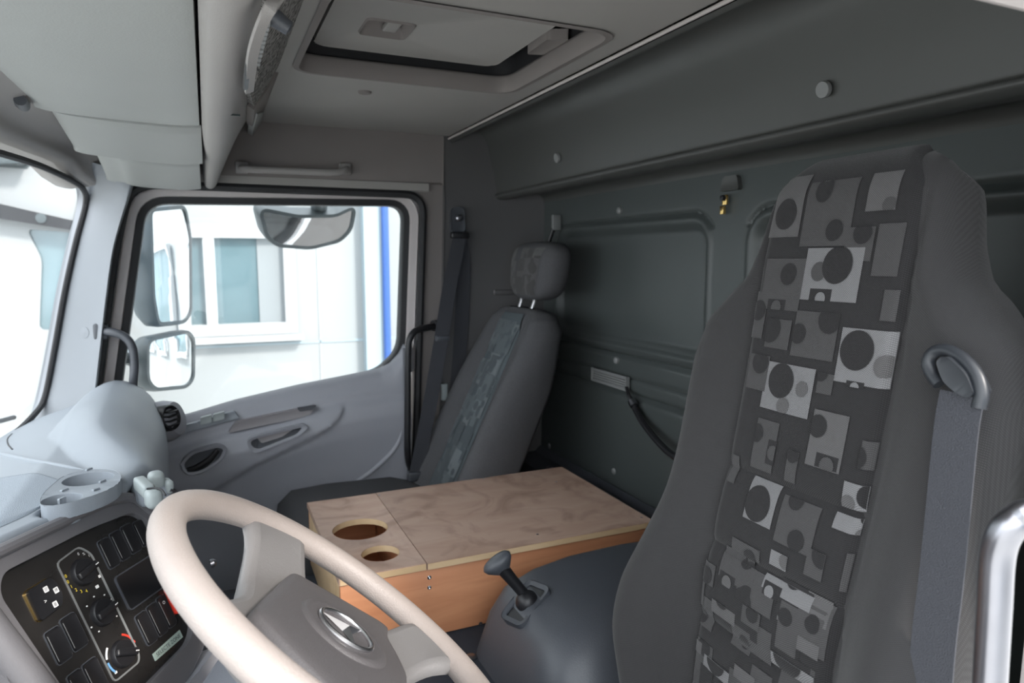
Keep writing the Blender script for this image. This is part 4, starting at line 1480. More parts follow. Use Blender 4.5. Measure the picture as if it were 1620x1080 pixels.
# ================================================================== GEAR SELECTOR CONSOLE
gc = thing('gear_console', 'dark moulded gear selector console beside the driver seat', 'gear console', (-0.20, -0.62, 0.0))
sec = [(-0.425, 0.12, 0.40), (-0.445, 0.30, 0.46), (-0.470, 0.33, 0.535), (-0.500, 0.335, 0.577), (-0.56, 0.335, 0.600), (-0.64, 0.335, 0.612), (-0.76, 0.33, 0.615), (-0.88, 0.33, 0.61)]
rings = []
for y, k, zt in sec:
    hw = 0.115
    o_ = rpoly([(-0.395, 0.02), (-0.055, 0.02), (-0.065, 0.40), (-0.085, zt), (-0.33, zt - 0.005), (-0.395, zt - 0.10)], [0, 0, 0.03, 0.035, 0.05, 0.05], 5)
    rings.append([(x, y, max(0.02, z)) for x, z in o_])
mb = MB().grid(rings, cv=True, flip=True)
mb.cap(rings[0], True)
mb.cap(rings[-1])
build('housing', mb, 'charcoal_plastic', gc, ang=55)
GH = mb
gl_ = thing('gear_lever', 'black gear lever with a flat oval knob on the selector console', 'lever', hit(GH, 830, 950)[0])
b0, gN = hit(GH, 833, 944)
k0 = at(790, 893, x=b0.x + 0.01)
ax = (k0 - b0).normalized()
# gate: rounded frame
hp4 = [hit(GH, *p)[0] for p in ((812, 960), (832, 985), (856, 945), (838, 922))]
gcen = sum(hp4, Vector()) / 4
gN = (hp4[2] - hp4[0]).cross(hp4[3] - hp4[1]).normalized()
if gN.dot(Vector(CAM) - gcen) < 0:
    gN = -gN
gE1 = Vector((0, 0, 1)).cross(gN).normalized()
gE1 = (gE1 + gN.cross(gE1) * 0.25).normalized()
gE2 = gN.cross(gE1)
go = rrect(-0.030, -0.045, 0.030, 0.038, 0.014, 5)
build('gate_frame', MB().plate(offset_poly(go, 0.004), [offset_poly(go, -0.006)], gcen - gN * 0.03, gE1, gE2, 0.034), 'charcoal_plastic', gl_, 0.002, 2)
build('gate_plate', MB().plate(go, [], gcen - gN * 0.03, gE1, gE2, 0.0305), 'black_plastic', gl_)
build('boot', MB().lathe([(0.022, -0.02), (0.021, 0.006), (0.016, 0.014), (0.010, 0.018), (0.0, 0.02)], gcen + gN * 0.002, gN, 20), 'black_plastic', gl_)
build('stem', MB().tube([b0 - ax * 0.02, b0.lerp(k0, 0.4), b0.lerp(k0, 0.75), k0], lambda t: 0.010 + 0.004 * t * t, 14, smooth=4), 'black_plastic', gl_)
kx = Vector((0.55, -0.55, 0.62)).normalized()
rings = []
X_ = Vector(RGT) * 0.8 + Vector(UPV) * 0.6
X_ = (X_ - ax * X_.dot(ax)).normalized()
Y_ = ax.cross(X_)
for r_, h in ((0.008, -0.022), (0.014, -0.014), (0.021, -0.004), (0.023, 0.004), (0.020, 0.009), (0.010, 0.011), (0.0, 0.011)):
    rings.append([k0 + ax * (h + 0.004) + X_ * (r_ * 1.30 * math.cos(2 * PI * k / 24)) + Y_ * (r_ * 0.80 * math.sin(2 * PI * k / 24)) for k in range(24)])
build('knob', MB().grid(rings, cv=True), 'charcoal_plastic', gl_, ang=60)

# ================================================================== DRIVER SEAT
SXC = -0.657
ds = thing('driver_seat', 'dark grey driver seat with integrated headrest and patterned centre strip', 'seat', (SXC, -0.55, 0.0))


def tab(T, z):
    if z <= T[0][0]:
        return T[0][1]
    for (a, b), (c, d) in zip(T, T[1:]):
        if z <= c:
            t = (z - a) / (c - a)
            t = t * t * (3 - 2 * t) * 0.5 + t * 0.5
            return b + (d - b) * t
    return T[-1][1]


HW0 = [(0.46, 0.188), (0.54, 0.212), (0.62, 0.236), (0.69, 0.244), (0.76, 0.236), (0.82, 0.220), (0.90, 0.213), (1.00, 0.218), (1.06, 0.222), (1.11, 0.212), (1.145, 0.180), (1.18, 0.146), (1.22, 0.134), (1.26, 0.128), (1.285, 0.122), (1.30, 0.113), (1.311, 0.100), (1.318, 0.080)]
BOL0 = [(0.46, 0.030), (0.58, 0.060), (0.69, 0.082), (0.76, 0.060), (0.85, 0.030), (1.00, 0.026), (1.12, 0.016), (1.18, 0.008), (1.26, 0.004), (1.318, 0.0)]


def soften(T, z_end):
    zs2 = np.linspace(T[0][0], T[-1][0], 90)
    out = []
    for z in zs2:
        r = 0.045 if z < z_end - 0.1 else max(0.0, 0.045 * (z_end - z) / 0.1)
        out.append((z, sum(tab(T, z + r * k) for k in (-1, -0.5, 0, 0.5, 1)) / 5))
    return out


HW, BOL = soften(HW0, 1.08), soften(BOL0, 1.08)
THK = [(0.46, 0.16), (0.70, 0.13), (1.0, 0.105), (1.15, 0.10), (1.25, 0.095), (1.27, 0.09), (1.318, 0.0)]
INS = 0.106


ZTOP, RTOP = 1.319, 0.050


def top_drop(z):
    k = max(0.0, min(1.0, (z - (ZTOP - RTOP)) / RTOP))
    return RTOP * (1 - math.sqrt(1 - k * k)) * 0.95


def seat_y(z):
    y = -0.575 - (z - 0.55) * 0.165
    y -= top_drop(z)
    y += 0.012 * math.exp(-((z - 0.80) / 0.12) ** 2)
    return y


def seat_front(dx, z):
    """front surface of the backrest, dx from its middle"""
    hw = tab(HW, z)
    u = dx / hw
    f = seat_y(z)
    b = tab(BOL, z)
    s = sstep(INS * 0.9, max(INS * 1.1, hw * 0.80), abs(dx))
    f += b * s
    f -= 0.004 * math.exp(-((abs(dx) - INS) / 0.004) ** 2)
    f += 0.004 * (1 - min(1, abs(dx) / INS) ** 2)
    return f


ZS = np.concatenate([np.linspace(0.46, 1.268, 82), 1.269 + 0.0497 * np.sin(np.linspace(0.05, PI / 2, 14))])


def sect(z):
    hw = tab(HW, z)
    th_ = tab(THK, z)
    pts = []
    ux = list(np.linspace(-1, 1, 61))
    yb = seat_y(z) + top_drop(z) - max(th_, 0.05) + (0.045 * max(0.0, (z - 1.27) / 0.048) ** 2 if z > 1.27 else 0.0)
    yb = min(yb, seat_y(z) - 0.001)
    for u in ux:
        dx = u * hw
        e = max(0.0, abs(u) - 0.80) / 0.20
        f_ = seat_front(dx, z)
        drop = (1 - math.sqrt(max(0, 1 - e * e))) * min(0.055, max(0.0, f_ - yb) * 0.6)
        pts.append(Vector((SXC + dx, f_ - drop, z)))
    for u in np.linspace(1, -1, 17):
        e = max(0.0, abs(u) - 0.7) / 0.3
        drop = (1 - math.sqrt(max(0, 1 - e * e))) * min(0.05, 0.3 * (seat_y(z) - yb))
        pts.append(Vector((SXC + u * hw * 0.985, yb + drop, z)))
    return pts


S_ = [sect(z) for z in ZS]
mb = MB().grid(S_, cv=True, flip=True)
mb.cap(S_[-1], False)
mb.cap(S_[0], True)
bk = build('backrest', mb, 'seat_cloth', ds, ang=60)
# centre insert, a cloth panel lying just proud of the backrest, in three padded fields
SEAMS = [0.47, 0.725, 0.826, 0.927, 1.3185]


def ins_w(z):
    return INS * min(1.0, tab([(0.46, 0.95), (0.7, 1.0), (1.2, 1.0), (1.28, 0.95), (1.319, 0.72)], z))


def ins_y(dx, z):
    pad = 0.0
    for a, b in zip(SEAMS, SEAMS[1:]):
        if a <= z <= b:
            t = min(z - a, b - z)
            pad = 0.007 * (1 - math.exp(-t / 0.010))
            if b > 1.3:
                pad = 0.007 * (1 - math.exp(-(z - a) / 0.010))
    e = min(1.0, (ins_w(z) - abs(dx)) / 0.012)
    e = math.sqrt(max(0.0, 1 - (1 - e) ** 2))
    drop = 0.0
    return seat_front(dx, z) - 0.002 + (0.004 + pad) * e


def ins_pt(dx, z, lift=0.0):
    # the very top folds over the headrest
    k = max(0.0, min(1.0, (z - (ZTOP - RTOP)) / RTOP))
    up = ins_y(dx, z) - seat_front(dx, z) + lift
    return Vector((SXC + dx, seat_front(dx, z) + up * math.sqrt(1 - k * k), z + up * k))


for a, b in zip(SEAMS, SEAMS[1:]):
    zz = np.linspace(a, b, max(10, int((b - a) / 0.006)))
    if b > 1.3:
        zz = np.concatenate([np.linspace(a, 1.268, 56), 1.269 + 0.0495 * np.sin(np.linspace(0.05, PI / 2, 14))])
    g = []
    for z in zz:
        wd = ins_w(z)
        g.append([ins_pt(u * wd, z) for u in np.linspace(-1, 1, 31)])
    build('centre_panel', MB().grid(g, flip=True), 'insert_cloth', ds, ang=70)
build('piping', MB().tube([ins_pt(-ins_w(z) - 0.001, z, 0.0008) for z in np.linspace(0.5, 1.30, 60)], 0.0016, 6), 'seat_cloth', ds)
build('piping', MB().tube([ins_pt(ins_w(z) + 0.001, z, 0.0008) for z in np.linspace(0.5, 1.30, 60)], 0.0016, 6), 'seat_cloth', ds)

# woven print: blocks and discs, measured on the cloth
L_, M_, D_, K_ = (0.185, 0.183, 0.187), (0.105, 0.102, 0.103), (0.066, 0.064, 0.065), (0.026, 0.025, 0.026)
Z6 = lambda x, y: (960 + x / 2.4545, 250 + y / 2.4545)
Z7 = lambda x, y: (960 + x / 2.4545, 640 + y / 2.4545)
PS0, PSN = (0, -0.567, 0.55), (0, 1, 0.165)


def cloth(px, py):
    q = onp(px, py, PS0, PSN)
    return q.x - SXC, q.z


def random_print(fn, w, z0, z1, n, seed, tones):
    rnd = random.Random(seed)
    mb = MB()
    lay = 0
    for i in range(n):
        cx_, cz_ = rnd.uniform(-w, w), rnd.uniform(z0, z1)
        a, b = rnd.uniform(0.012, 0.030), rnd.uniform(0.014, 0.034)
        x0, x1 = max(-w, cx_ - a), min(w, cx_ + a)
        za, zb2 = max(z0, cz_ - b), min(z1, cz_ + b)
        if x1 - x0 < 0.008:
            continue
        tone = rnd.choice(tones)
        lay += 1
        lf = 0.0006 + lay * 0.00003
        o = len(mb.v)
        mb.grid([[fn(x0 + (x1 - x0) * s / 5, za + (zb2 - za) * t / 6, lf) for t in range(7)] for s in range(6)])
        mb.tone += [tone] * (len(mb.v) - o)
        r_ = rnd.uniform(0.008, 0.017)
        ox, oz = rnd.uniform(x0, x1), rnd.uniform(za, zb2)
        o = len(mb.v)
        mb.grid([[fn(max(x0, min(x1, ox + r_ * s / 3 * math.cos(2 * PI * t / 20))), max(za, min(zb2, oz + r_ * s / 3 * math.sin(2 * PI * t / 20))), lf + 0.0004) for t in range(21)] for s in range(4)])
        mb.tone += [tones[0]] * (len(mb.v) - o)
    return mb


prn = MB()


def stamp(fn, nu, nv, tone):
    o = len(prn.v)
    prn.grid([[fn(i / nu, j / nv) for j in range(nv + 1)] for i in range(nu + 1)], flip=False)
    prn.tone += [tone] * (len(prn.v) - o)


layer = [0]


def block(Z, x0, y0, x1, y1, tone):
    a, b = cloth(*Z(x0, y0)), cloth(*Z(x1, y1))
    zlo, zhi = sorted((a[1], b[1]))
    xlo, xhi = sorted((a[0], b[0]))
    if Z is Z7:
        # slanted rows: find the block whose outline fills the measured extent
        mx_, my_ = (x0 + x1) / 2, (y0 + y1) / 2
        c0 = cloth(*Z(mx_, my_))
        cu, cv = cloth(*Z(mx_ + 10, my_)), cloth(*Z(mx_, my_ + 10))
        J = np.array([[(cu[0] - c0[0]) / 10, (cv[0] - c0[0]) / 10], [(cu[1] - c0[1]) / 10, (cv[1] - c0[1]) / 10]])
        I = np.abs(np.linalg.inv(J))
        wh = np.linalg.solve(I, np.array([abs(x1 - x0), abs(y1 - y0)]))
        w_, h_ = max(0.014, wh[0]), max(0.016, wh[1])
        xlo, xhi, zlo, zhi = c0[0] - w_ / 2, c0[0] + w_ / 2, c0[1] - h_ / 2, c0[1] + h_ / 2
    zhi = min(zhi, 1.312)
    xlo, xhi = max(xlo, -INS * 0.985), min(xhi, INS * 0.985)
    if zhi - zlo < 0.003 or xhi - xlo < 0.003:
        return None
    layer[0] += 1
    lf = 0.0014 + 0.00001 * layer[0]
    stamp(lambda s, t: ins_pt(max(-ins_w(zlo + (zhi - zlo) * t) * .985, min(ins_w(zlo + (zhi - zlo) * t) * .985, xlo + (xhi - xlo) * s)), zlo + (zhi - zlo) * t, lf), 12, max(10, int((zhi - zlo) / 0.0025)), tone)
    return (xlo, zlo, xhi, zhi)


def disc(Z, x, y, r, tone, clip=None):
    cx_, cz_ = cloth(*Z(x, y))
    e1, e2 = cloth(*Z(x + r, y)), cloth(*Z(x, y + r))
    rz = abs(e2[1] - cz_)
    rx = rz * 0.93
    layer[0] += 1
    lf = 0.0025 + 0.00001 * layer[0]
    def f(s, t):
        a = 2 * PI * t
        dx, z = cx_ + rx * s * math.cos(a), cz_ + rz * s * math.sin(a)
        if clip:
            dx, z = max(clip[0], min(clip[2], dx)), max(clip[1], min(clip[3], z))
        dx = max(-INS * 0.985, min(INS * 0.985, dx))
        z = min(z, 1.312)
        return ins_pt(dx, z, lf)
    stamp(f, max(4, int(rz / 0.003)), 32, tone)


for Z, items in ((Z6, [
    ('b', 655, 100, 755, 305, M_), ('c', 708, 220, 58, K_), ('b', 800, 110, 950, 340, D_), ('c', 900, 280, 42, K_), ('c', 860, 130, 42, K_), ('b', 1040, 75, 1130, 200, M_), ('c', 1110, 180, 30, D_),
    ('b', 950, 270, 1035, 400, D_), ('c', 1010, 290, 44, K_), ('b', 1072, 255, 1135, 460, D_), ('b', 632, 390, 755, 595, D_), ('c', 720, 450, 43, K_), ('b', 638, 545, 702, 590, K_), ('c', 670, 578, 28, D_),
    ('b', 798, 350, 980, 562, L_), ('c', 840, 440, 38, D_), ('c', 912, 415, 74, K_), ('b', 806, 505, 882, 556, K_), ('c', 845, 545, 26, L_), ('c', 930, 540, 28, D_),
    ('b', 570, 515, 610, 700, D_), ('c', 600, 590, 40, K_), ('b', 640, 620, 715, 745, D_), ('c', 650, 660, 56, K_), ('b', 755, 590, 890, 790, D_), ('c', 885, 625, 58, K_), ('c', 760, 680, 40, K_),
    ('b', 932, 655, 1118, 905, L_), ('c', 1085, 810, 46, M_), ('c', 985, 745, 80, K_), ('b', 945, 860, 1008, 895, K_), ('c', 975, 890, 22, L_), ('b', 1090, 510, 1122, 635, D_),
    ('b', 638, 785, 795, 1012, L_), ('c', 775, 895, 32, M_), ('c', 700, 960, 34, M_), ('c', 693, 862, 70, K_), ('b', 568, 755, 625, 905, D_), ('c', 610, 790, 46, K_), ('b', 840, 830, 885, 920, D_), ('c', 850, 830, 36, K_)]),
    (Z7, [
    ('b', 570, 45, 688, 265, D_), ('c', 600, 105, 38, K_), ('b', 632, 130, 680, 235, K_), ('c', 665, 185, 30, D_), ('b', 785, 10, 955, 265, M_), ('c', 838, 80, 46, K_), ('b', 825, 190, 915, 250, K_), ('c', 872, 235, 36, D_),
    ('b', 985, 135, 1092, 270, D_), ('c', 978, 200, 52, K_), ('b', 705, 170, 768, 305, D_), ('c', 745, 190, 34, K_), ('b', 920, 290, 1048, 430, L_), ('c', 950, 378, 32, M_), ('c', 1030, 365, 58, K_),
    ('b', 558, 270, 695, 475, L_), ('c', 615, 378, 72, K_), ('b', 680, 340, 852, 580, D_), ('c', 770, 520, 44, K_), ('c', 760, 365, 40, K_), ('b', 895, 410, 1028, 520, L_), ('c', 1020, 448, 40, K_), ('c', 1000, 510, 30, M_),
    ('b', 668, 550, 742, 640, L_), ('c', 735, 600, 34, M_), ('b', 800, 545, 885, 680, D_), ('c', 872, 580, 52, K_), ('b', 930, 570, 1008, 742, D_), ('b', 515, 510, 632, 600, D_), ('c', 590, 590, 38, K_),
    ('b', 470, 560, 618, 725, D_), ('c', 580, 595, 36, K_), ('b', 475, 640, 540, 700, K_), ('c', 508, 680, 30, M_), ('b', 640, 640, 832, 795, L_), ('c', 760, 665, 46, K_), ('b', 648, 680, 718, 742, K_), ('c', 675, 715, 26, L_), ('c', 755, 750, 34, M_),
    ('b', 400, 590, 462, 700, D_), ('c', 425, 650, 36, K_), ('b', 372, 645, 420, 775, D_), ('b', 435, 740, 538, 852, M_), ('c', 490, 740, 46, K_), ('b', 560, 760, 642, 872, D_), ('c', 610, 800, 36, K_), ('b', 490, 190, 525, 300, D_),
    ('b', 330, 880, 392, 962, M_), ('b', 392, 960, 500, 1080, L_), ('c', 450, 985, 62, K_), ('b', 520, 1010, 602, 1085, M_), ('b', 665, 950, 832, 1090, L_), ('c', 740, 970, 80, K_), ('b', 780, 900, 862, 962, M_)])):
    cl = None
    for it in items:
        if it[0] == 'b':
            cl2 = block(Z, *it[1:])
            if it[5] != K_ or True:
                cl = cl2
        else:
            disc(Z, it[1], it[2], it[3], it[4], cl)
build('woven_print', prn, 'print_cloth', ds, ang=70)['kind'] = 'stuff'
gp_ = random_print(ins_pt, INS * 0.93, 0.50, 0.83, 46, 21, [K_, D_, M_, D_])
build('woven_ground', gp_, 'print_cloth', ds, ang=70)['kind'] = 'stuff'
# seat cushion and pedestal (mostly out of the picture)
rings = []
for y, hw, zt in ((-0.50, 0.24, 0.50), (-0.40, 0.25, 0.535), (-0.25, 0.25, 0.53), (-0.10, 0.245, 0.525), (-0.03, 0.23, 0.49), (-0.02, 0.22, 0.44)):
    o_ = rpoly([(-hw, 0.36), (hw, 0.36), (hw, zt + 0.02), (hw * 0.6, zt - 0.01), (-hw * 0.6, zt - 0.01), (-hw, zt + 0.02)], [0.02, 0.02, 0.04, 0.05, 0.05, 0.04])
    rings.append([(SXC + a, y, b) for a, b in o_])
mb = MB().grid(rings, cv=True, flip=True)
mb.cap(rings[0], True)
mb.cap(rings[-1])
build('cushion', mb, 'seat_cloth', ds, ang=55)
build('pedestal', MB().box((SXC, -0.36, 0.18), (0.34, 0.40, 0.36)), 'black_plastic', ds, 0.02)
rd = at(1010, 1062, x=-0.37)
build('recline_wheel', MB().lathe([(0.0, 0.03), (0.035, 0.028), (0.045, 0.02), (0.045, 0.0), (0.0, 0.0)], rd, (-0.2, 0.5, 0.6), 28), 'pale_plastic', ds)
# belt guide on the shoulder and belt
gp = [(1470, 566), (1480, 552), (1503, 551), (1545, 583), (1561, 615), (1559, 645), (1549, 646), (1552, 630), (1530, 620), (1508, 607), (1500, 580), (1489, 596), (1478, 596)]
G0 = Vector((0, -0.575 + 0.034, 0.55))
def gl2(p, lift):
    q = onp(p[0], p[1], G0, PSN)
    return q + Vector((0, lift, 0))
bg_ = thing('seat_belt', 'dark grey seat belt running through a guide on the driver seat shoulder', 'seat belt', onp(1500, 900, G0, PSN))
loop = [gl2(p, 0.004) for p in ((1491, 607), (1479, 592), (1473, 573), (1482, 557), (1503, 554), (1530, 569), (1550, 594), (1557, 622), (1553, 645))]
build('guide_loop', MB().tube(loop, 0.0062, 12, smooth=6), 'guide_plastic', bg_)
lobe = rpoly([(onp(a, b, G0, PSN).x, onp(a, b, G0, PSN).z) for a, b in ((1497, 568), (1514, 560), (1543, 588), (1554, 622), (1541, 629), (1522, 619), (1504, 601))], 0.008, 5)
if area2(lobe) < 0:
    lobe = lobe[::-1]
zl = sum(p[1] for p in lobe) / len(lobe)
yl = -0.541 - (zl - 0.55) * 0.165 + 0.013
build('guide', MB().plate(lobe, [], (0, yl, 0), (1, 0, 0), (0, 0, 1), 0.026), 'guide_plastic', bg_, 0.006, 4)
G1 = G0 + Vector((0, 0.006, 0))
bp_ = [onp(a, b, G1, PSN) for a, b in ((1522, 622), (1512, 680), (1500, 800), (1488, 920), (1478, 1000), (1470, 1090))]
build('webbing', MB().strap(bp_, (1, 0, -0.25), 0.041, 0.0016, 8), 'belt_web', bg_)
up_ = [gl2((1520, 614), 0.002), gl2((1530, 600), -0.03), Vector((-0.86, -0.72, 1.02))]

# ================================================================== PASSENGER SEAT
PSX = 0.645
psd = thing('passenger_seat', 'grey passenger seat with separate headrest on chrome posts', 'seat', (PSX, -0.6, 0.0))
PHW = [(0.48, 0.195), (0.60, 0.200), (0.75, 0.198), (0.90, 0.198), (0.985, 0.188), (1.020, 0.172), (1.043, 0.145), (1.051, 0.10)]
PTH = [(0.48, 0.16), (0.8, 0.15), (0.98, 0.11), (1.035, 0.08), (1.051, 0.04)]
PIN = 0.088


def ps_y(z):
    t = (z - 0.50) / 0.56
    y = -0.60 - 0.265 * t
    return y - 9 * max(0, z - 1.015) ** 2


def ps_front(dx, z):
    hw = tab(PHW, z)
    f = ps_y(z)
    f += tab([(0.48, 0.045), (0.8, 0.035), (1.0, 0.012), (1.07, 0.0)], z) * sstep(PIN, hw * 0.9, abs(dx))
    f -= 0.006 * math.exp(-((abs(dx) - PIN) / 0.005) ** 2)
    return f


S_ = []
for z in np.concatenate([np.linspace(0.48, 1.015, 40), np.linspace(1.02, 1.051, 8)]):
    hw, th_ = tab(PHW, z), tab(PTH, z)
    pts = []
    for u in np.linspace(-1, 1, 41):
        e = max(0.0, abs(u) - 0.78) / 0.22
        pts.append(Vector((PSX + u * hw, ps_front(u * hw, z) - (1 - math.sqrt(max(0, 1 - e * e))) * min(0.05, th_ * 0.5), z)))
    yb = ps_y(z) - th_
    for u in np.linspace(1, -1, 13):
        e = max(0.0, abs(u) - 0.7) / 0.3
        pts.append(Vector((PSX + u * hw * 0.98, yb + (1 - math.sqrt(max(0, 1 - e * e))) * 0.03, z)))
    S_.append(pts)
mb = MB().grid(S_, cv=True, flip=True)
mb.cap(S_[-1], False)
mb.cap(S_[0], True)
build('backrest', mb, 'far_cloth', psd, ang=60)


def pin(dx, z, lift=0.0):
    return Vector((PSX + dx, ps_front(dx, z) + 0.004 + lift + 0.006 * (1 - (dx / PIN) ** 2), z))


zz = np.linspace(0.49, 1.037, 50)
build('centre_panel', MB().grid([[pin(u * PIN * min(1, tab([(0.4, 1), (0.985, 1), (1.037, 0.8)], z)) * 0.97, z) for u in np.linspace(-1, 1, 17)] for z in zz], flip=True), 'far_insert', psd, ang=70)
for s in (-1, 1):
    build('piping', MB().tube([pin(s * PIN, z, -0.003) for z in np.linspace(0.5, 1.025, 40)], 0.004, 8), 'far_cloth', psd)


PT = [(0.075, 0.09, 0.10), (0.12, 0.14, 0.15), (0.16, 0.18, 0.19), (0.10, 0.12, 0.13)]
build('woven_print', random_print(pin, PIN * 0.9, 0.50, 1.015, 90, 4, PT), 'print_cloth', psd, ang=70)['kind'] = 'stuff'
# headrest
hc = Vector((PSX - 0.01, -0.930, 1.163))
hwx, hwz, hd_ = 0.138, 0.088, 0.060


def hr_point(u, v, s):
    # superellipsoid
    def p(c, e):
        return math.copysign(abs(c) ** e, c)
    x = hwx * p(math.cos(v), 0.55) * p(math.cos(u), 0.7)
    z = hwz * p(math.sin(v), 0.6)
    y = hd_ * p(math.cos(v), 0.55) * p(math.sin(u), 0.8)
    return hc + Vector((x * (1 - 0.12 * (-z / hwz)), y - 0.12 * z, z))


g = [[hr_point(2 * PI * i / 48, -PI / 2 + PI * j / 28, 1) for j in range(29)] for i in range(48)]
hrst = build('headrest', MB().grid(g, cu=True), 'far_cloth', psd, ang=80)


def hr_front(dx, zrel, lift=0.0):
    v = math.asin(max(-0.98, min(0.98, math.copysign((abs(zrel) / hwz) ** (1 / 0.6), zrel))))
    k = hwx * (abs(math.cos(v)) ** 0.55)
    cu = max(-0.97, min(0.97, dx / k))
    u = math.acos(math.copysign(abs(cu) ** (1 / 0.7), cu))
    q = hr_point(u, v, 1)
    return q + Vector((0, lift, 0))


build('woven_print', random_print(hr_front, 0.095, -0.07, 0.07, 40, 9, [(0.07, 0.068, 0.068), (0.10, 0.098, 0.10), (0.12, 0.12, 0.12)]), 'print_cloth', hrst, ang=70)['kind'] = 'stuff'
for px in (838, 872):
    q = at(px, 484, y=-0.885)
    xx = PSX + (0.045 if px < 850 else -0.045)
    q = Vector((xx, -0.905, 1.075))
    build('headrest_post', MB().tube([(xx, -0.880, 1.025), (xx, -0.905, 1.10)], 0.0075, 12), 'chrome', psd)
    build('post_collar', MB().lathe([(0.013, -0.008), (0.013, 0.004), (0.009, 0.007)], (xx, -0.888, 1.044), (0, -0.2, 1), 16), 'black_plastic', psd)
rings = []
for y, hw, zt in ((-0.62, 0.19, 0.48), (-0.50, 0.20, 0.515), (-0.30, 0.20, 0.52), (-0.20, 0.195, 0.515), (-0.16, 0.19, 0.48), (-0.15, 0.18, 0.42)):
    o_ = rpoly([(-hw + 0.01, 0.34), (hw, 0.34), (hw, zt), (-hw + 0.01, zt)], [0.02, 0.02, 0.04, 0.04])
    rings.append([(PSX + 0.006 + a, y, b) for a, b in o_])
mb = MB().grid(rings, cv=True, flip=True)
mb.cap(rings[0], True)
mb.cap(rings[-1])
build('cushion', mb, 'far_cloth', psd, ang=55)
build('pedestal', MB().box((PSX + 0.01, -0.40, 0.17), (0.34, 0.44, 0.34)), 'black_plastic', psd, 0.02)

# ================================================================== SEAT BELT, GRAB BARS, CABLE, VENT
pb = thing('seat_belt', 'dark seat belt hanging on the pillar behind the passenger door', 'seat belt', at(690, 600, x=0.80))
an = at(725, 350, x=0.845)
an_pl = rpoly([(an.y - 0.024, an.z - 0.04), (an.y + 0.024, an.z - 0.04), (an.y + 0.022, an.z + 0.045), (an.y - 0.022, an.z + 0.045)], 0.022)
build('anchor_plate', MB().plate(an_pl, [], (0.846, 0, 0), (0, 1, 0), (0, 0, 1), 0.016), 'charcoal_plastic', pb, 0.004, 3)
build('anchor_bolt', MB().lathe([(0.011, 0), (0.011, 0.012), (0.006, 0.016), (0, 0.016)], (0.846, an.y, an.z + 0.01), (-1, 0, 0), 12), 'satin_steel', pb)
lo_ = an - Vector((0.014, 0, 0.045))
build('anchor_loop', MB().box(lo_, (0.022, 0.062, 0.020)), 'black_plastic', pb, 0.005, 3)
bpts = [lo_ + Vector((-0.004, 0, 0)), at(712, 450, x=0.835), at(699, 530, x=0.80), at(680, 640, x=0.79), at(658, 752, x=0.79)]
build('webbing', MB().strap(bpts, [(0, 1, 0), (0.05, 1, 0.1), (0.05, 1, 0.15), (0, 1, 0.2)], 0.046, 0.0018, 8), 'belt_web', pb)
bpts = [lo_ + Vector((0.006, 0, 0)), at(733, 430, x=0.852), at(727, 560, x=0.852), at(716, 680, x=0.852)]
build('webbing', MB().strap(bpts, (0, 1, 0.05), 0.046, 0.0018, 8), 'belt_web', pb)
q = at(700, 535, x=0.795)
build('stop_button', MB().box(q, (0.012, 0.045, 0.018)), 'charcoal_plastic', pb, 0.004)
q = at(703, 620, x=0.83)
build('tongue', MB().box(q, (0.012, 0.02, 0.055)), 'pale_plastic', pb, 0.003)
build('buckle_foot', MB().box(at(657, 752, x=0.795), (0.03, 0.05, 0.03)), 'charcoal_plastic', pb, 0.006, 3)

gb = thing('grab_bar', 'black grab bar at the rear edge of the passenger door', 'grab bar', at(648, 640, x=0.83))
pts = [at(692, 515, x=0.85), at(676, 518, x=0.83), at(660, 522, x=0.82), at(650, 532, x=0.815), at(646, 555, x=0.815), at(645, 640, x=0.815), at(645, 720, x=0.815), at(652, 745, x=0.84)]
build('bar', MB().tube(pts, 0.0105, 12, smooth=5), 'black_plastic', gb)
build('mount', MB().tube([at(700, 513, x=0.862), at(686, 515, x=0.845)], 0.018, 12), 'black_plastic', gb)
build('mount', MB().tube([at(652, 742, x=0.835), at(656, 755, x=0.86)], 0.016, 12), 'black_plastic', gb)
ga = thing('grab_bar', 'black grab bar on the A pillar beside the outside mirrors', 'grab bar', at(210, 580, x=0.84))
pts = [at(158, 524, x=0.862), at(175, 525, x=0.835), at(196, 532, x=0.825), at(209, 548, x=0.82), at(213, 575, x=0.82), at(211, 605, x=0.82), at(209, 650, x=0.83)]
build('bar', MB().tube(pts, 0.011, 12, smooth=5), 'charcoal_plastic', ga)
build('mount', MB().box(at(160, 524, x=0.862), (0.03, 0.035, 0.045)), 'charcoal_plastic', ga, 0.008, 3)
gd = thing('grab_bar', 'bright silver tubular grab bar beside the driver seat', 'grab bar', (-0.965, -0.49, 0.60))
yb_ = -0.49
pts = [(-0.965, -0.63, 1.005), at(1640, 812, y=-0.51), at(1612, 822, y=-0.495), at(1590, 842, y=yb_), at(1578, 880, y=yb_), at(1573, 960, y=yb_), at(1566, 1080, y=yb_), at(1560, 1200, y=yb_), Vector((-0.95, -0.56, 0.62))]
build('bar', MB().tube(pts, 0.0105, 16, smooth=6), 'satin_steel', gd)
build('mount', MB().lathe([(0.022, 0), (0.022, 0.012), (0.014, 0.016)], (-0.955, -0.635, 1.005), (0, 1, 0), 20), 'satin_steel', gd)

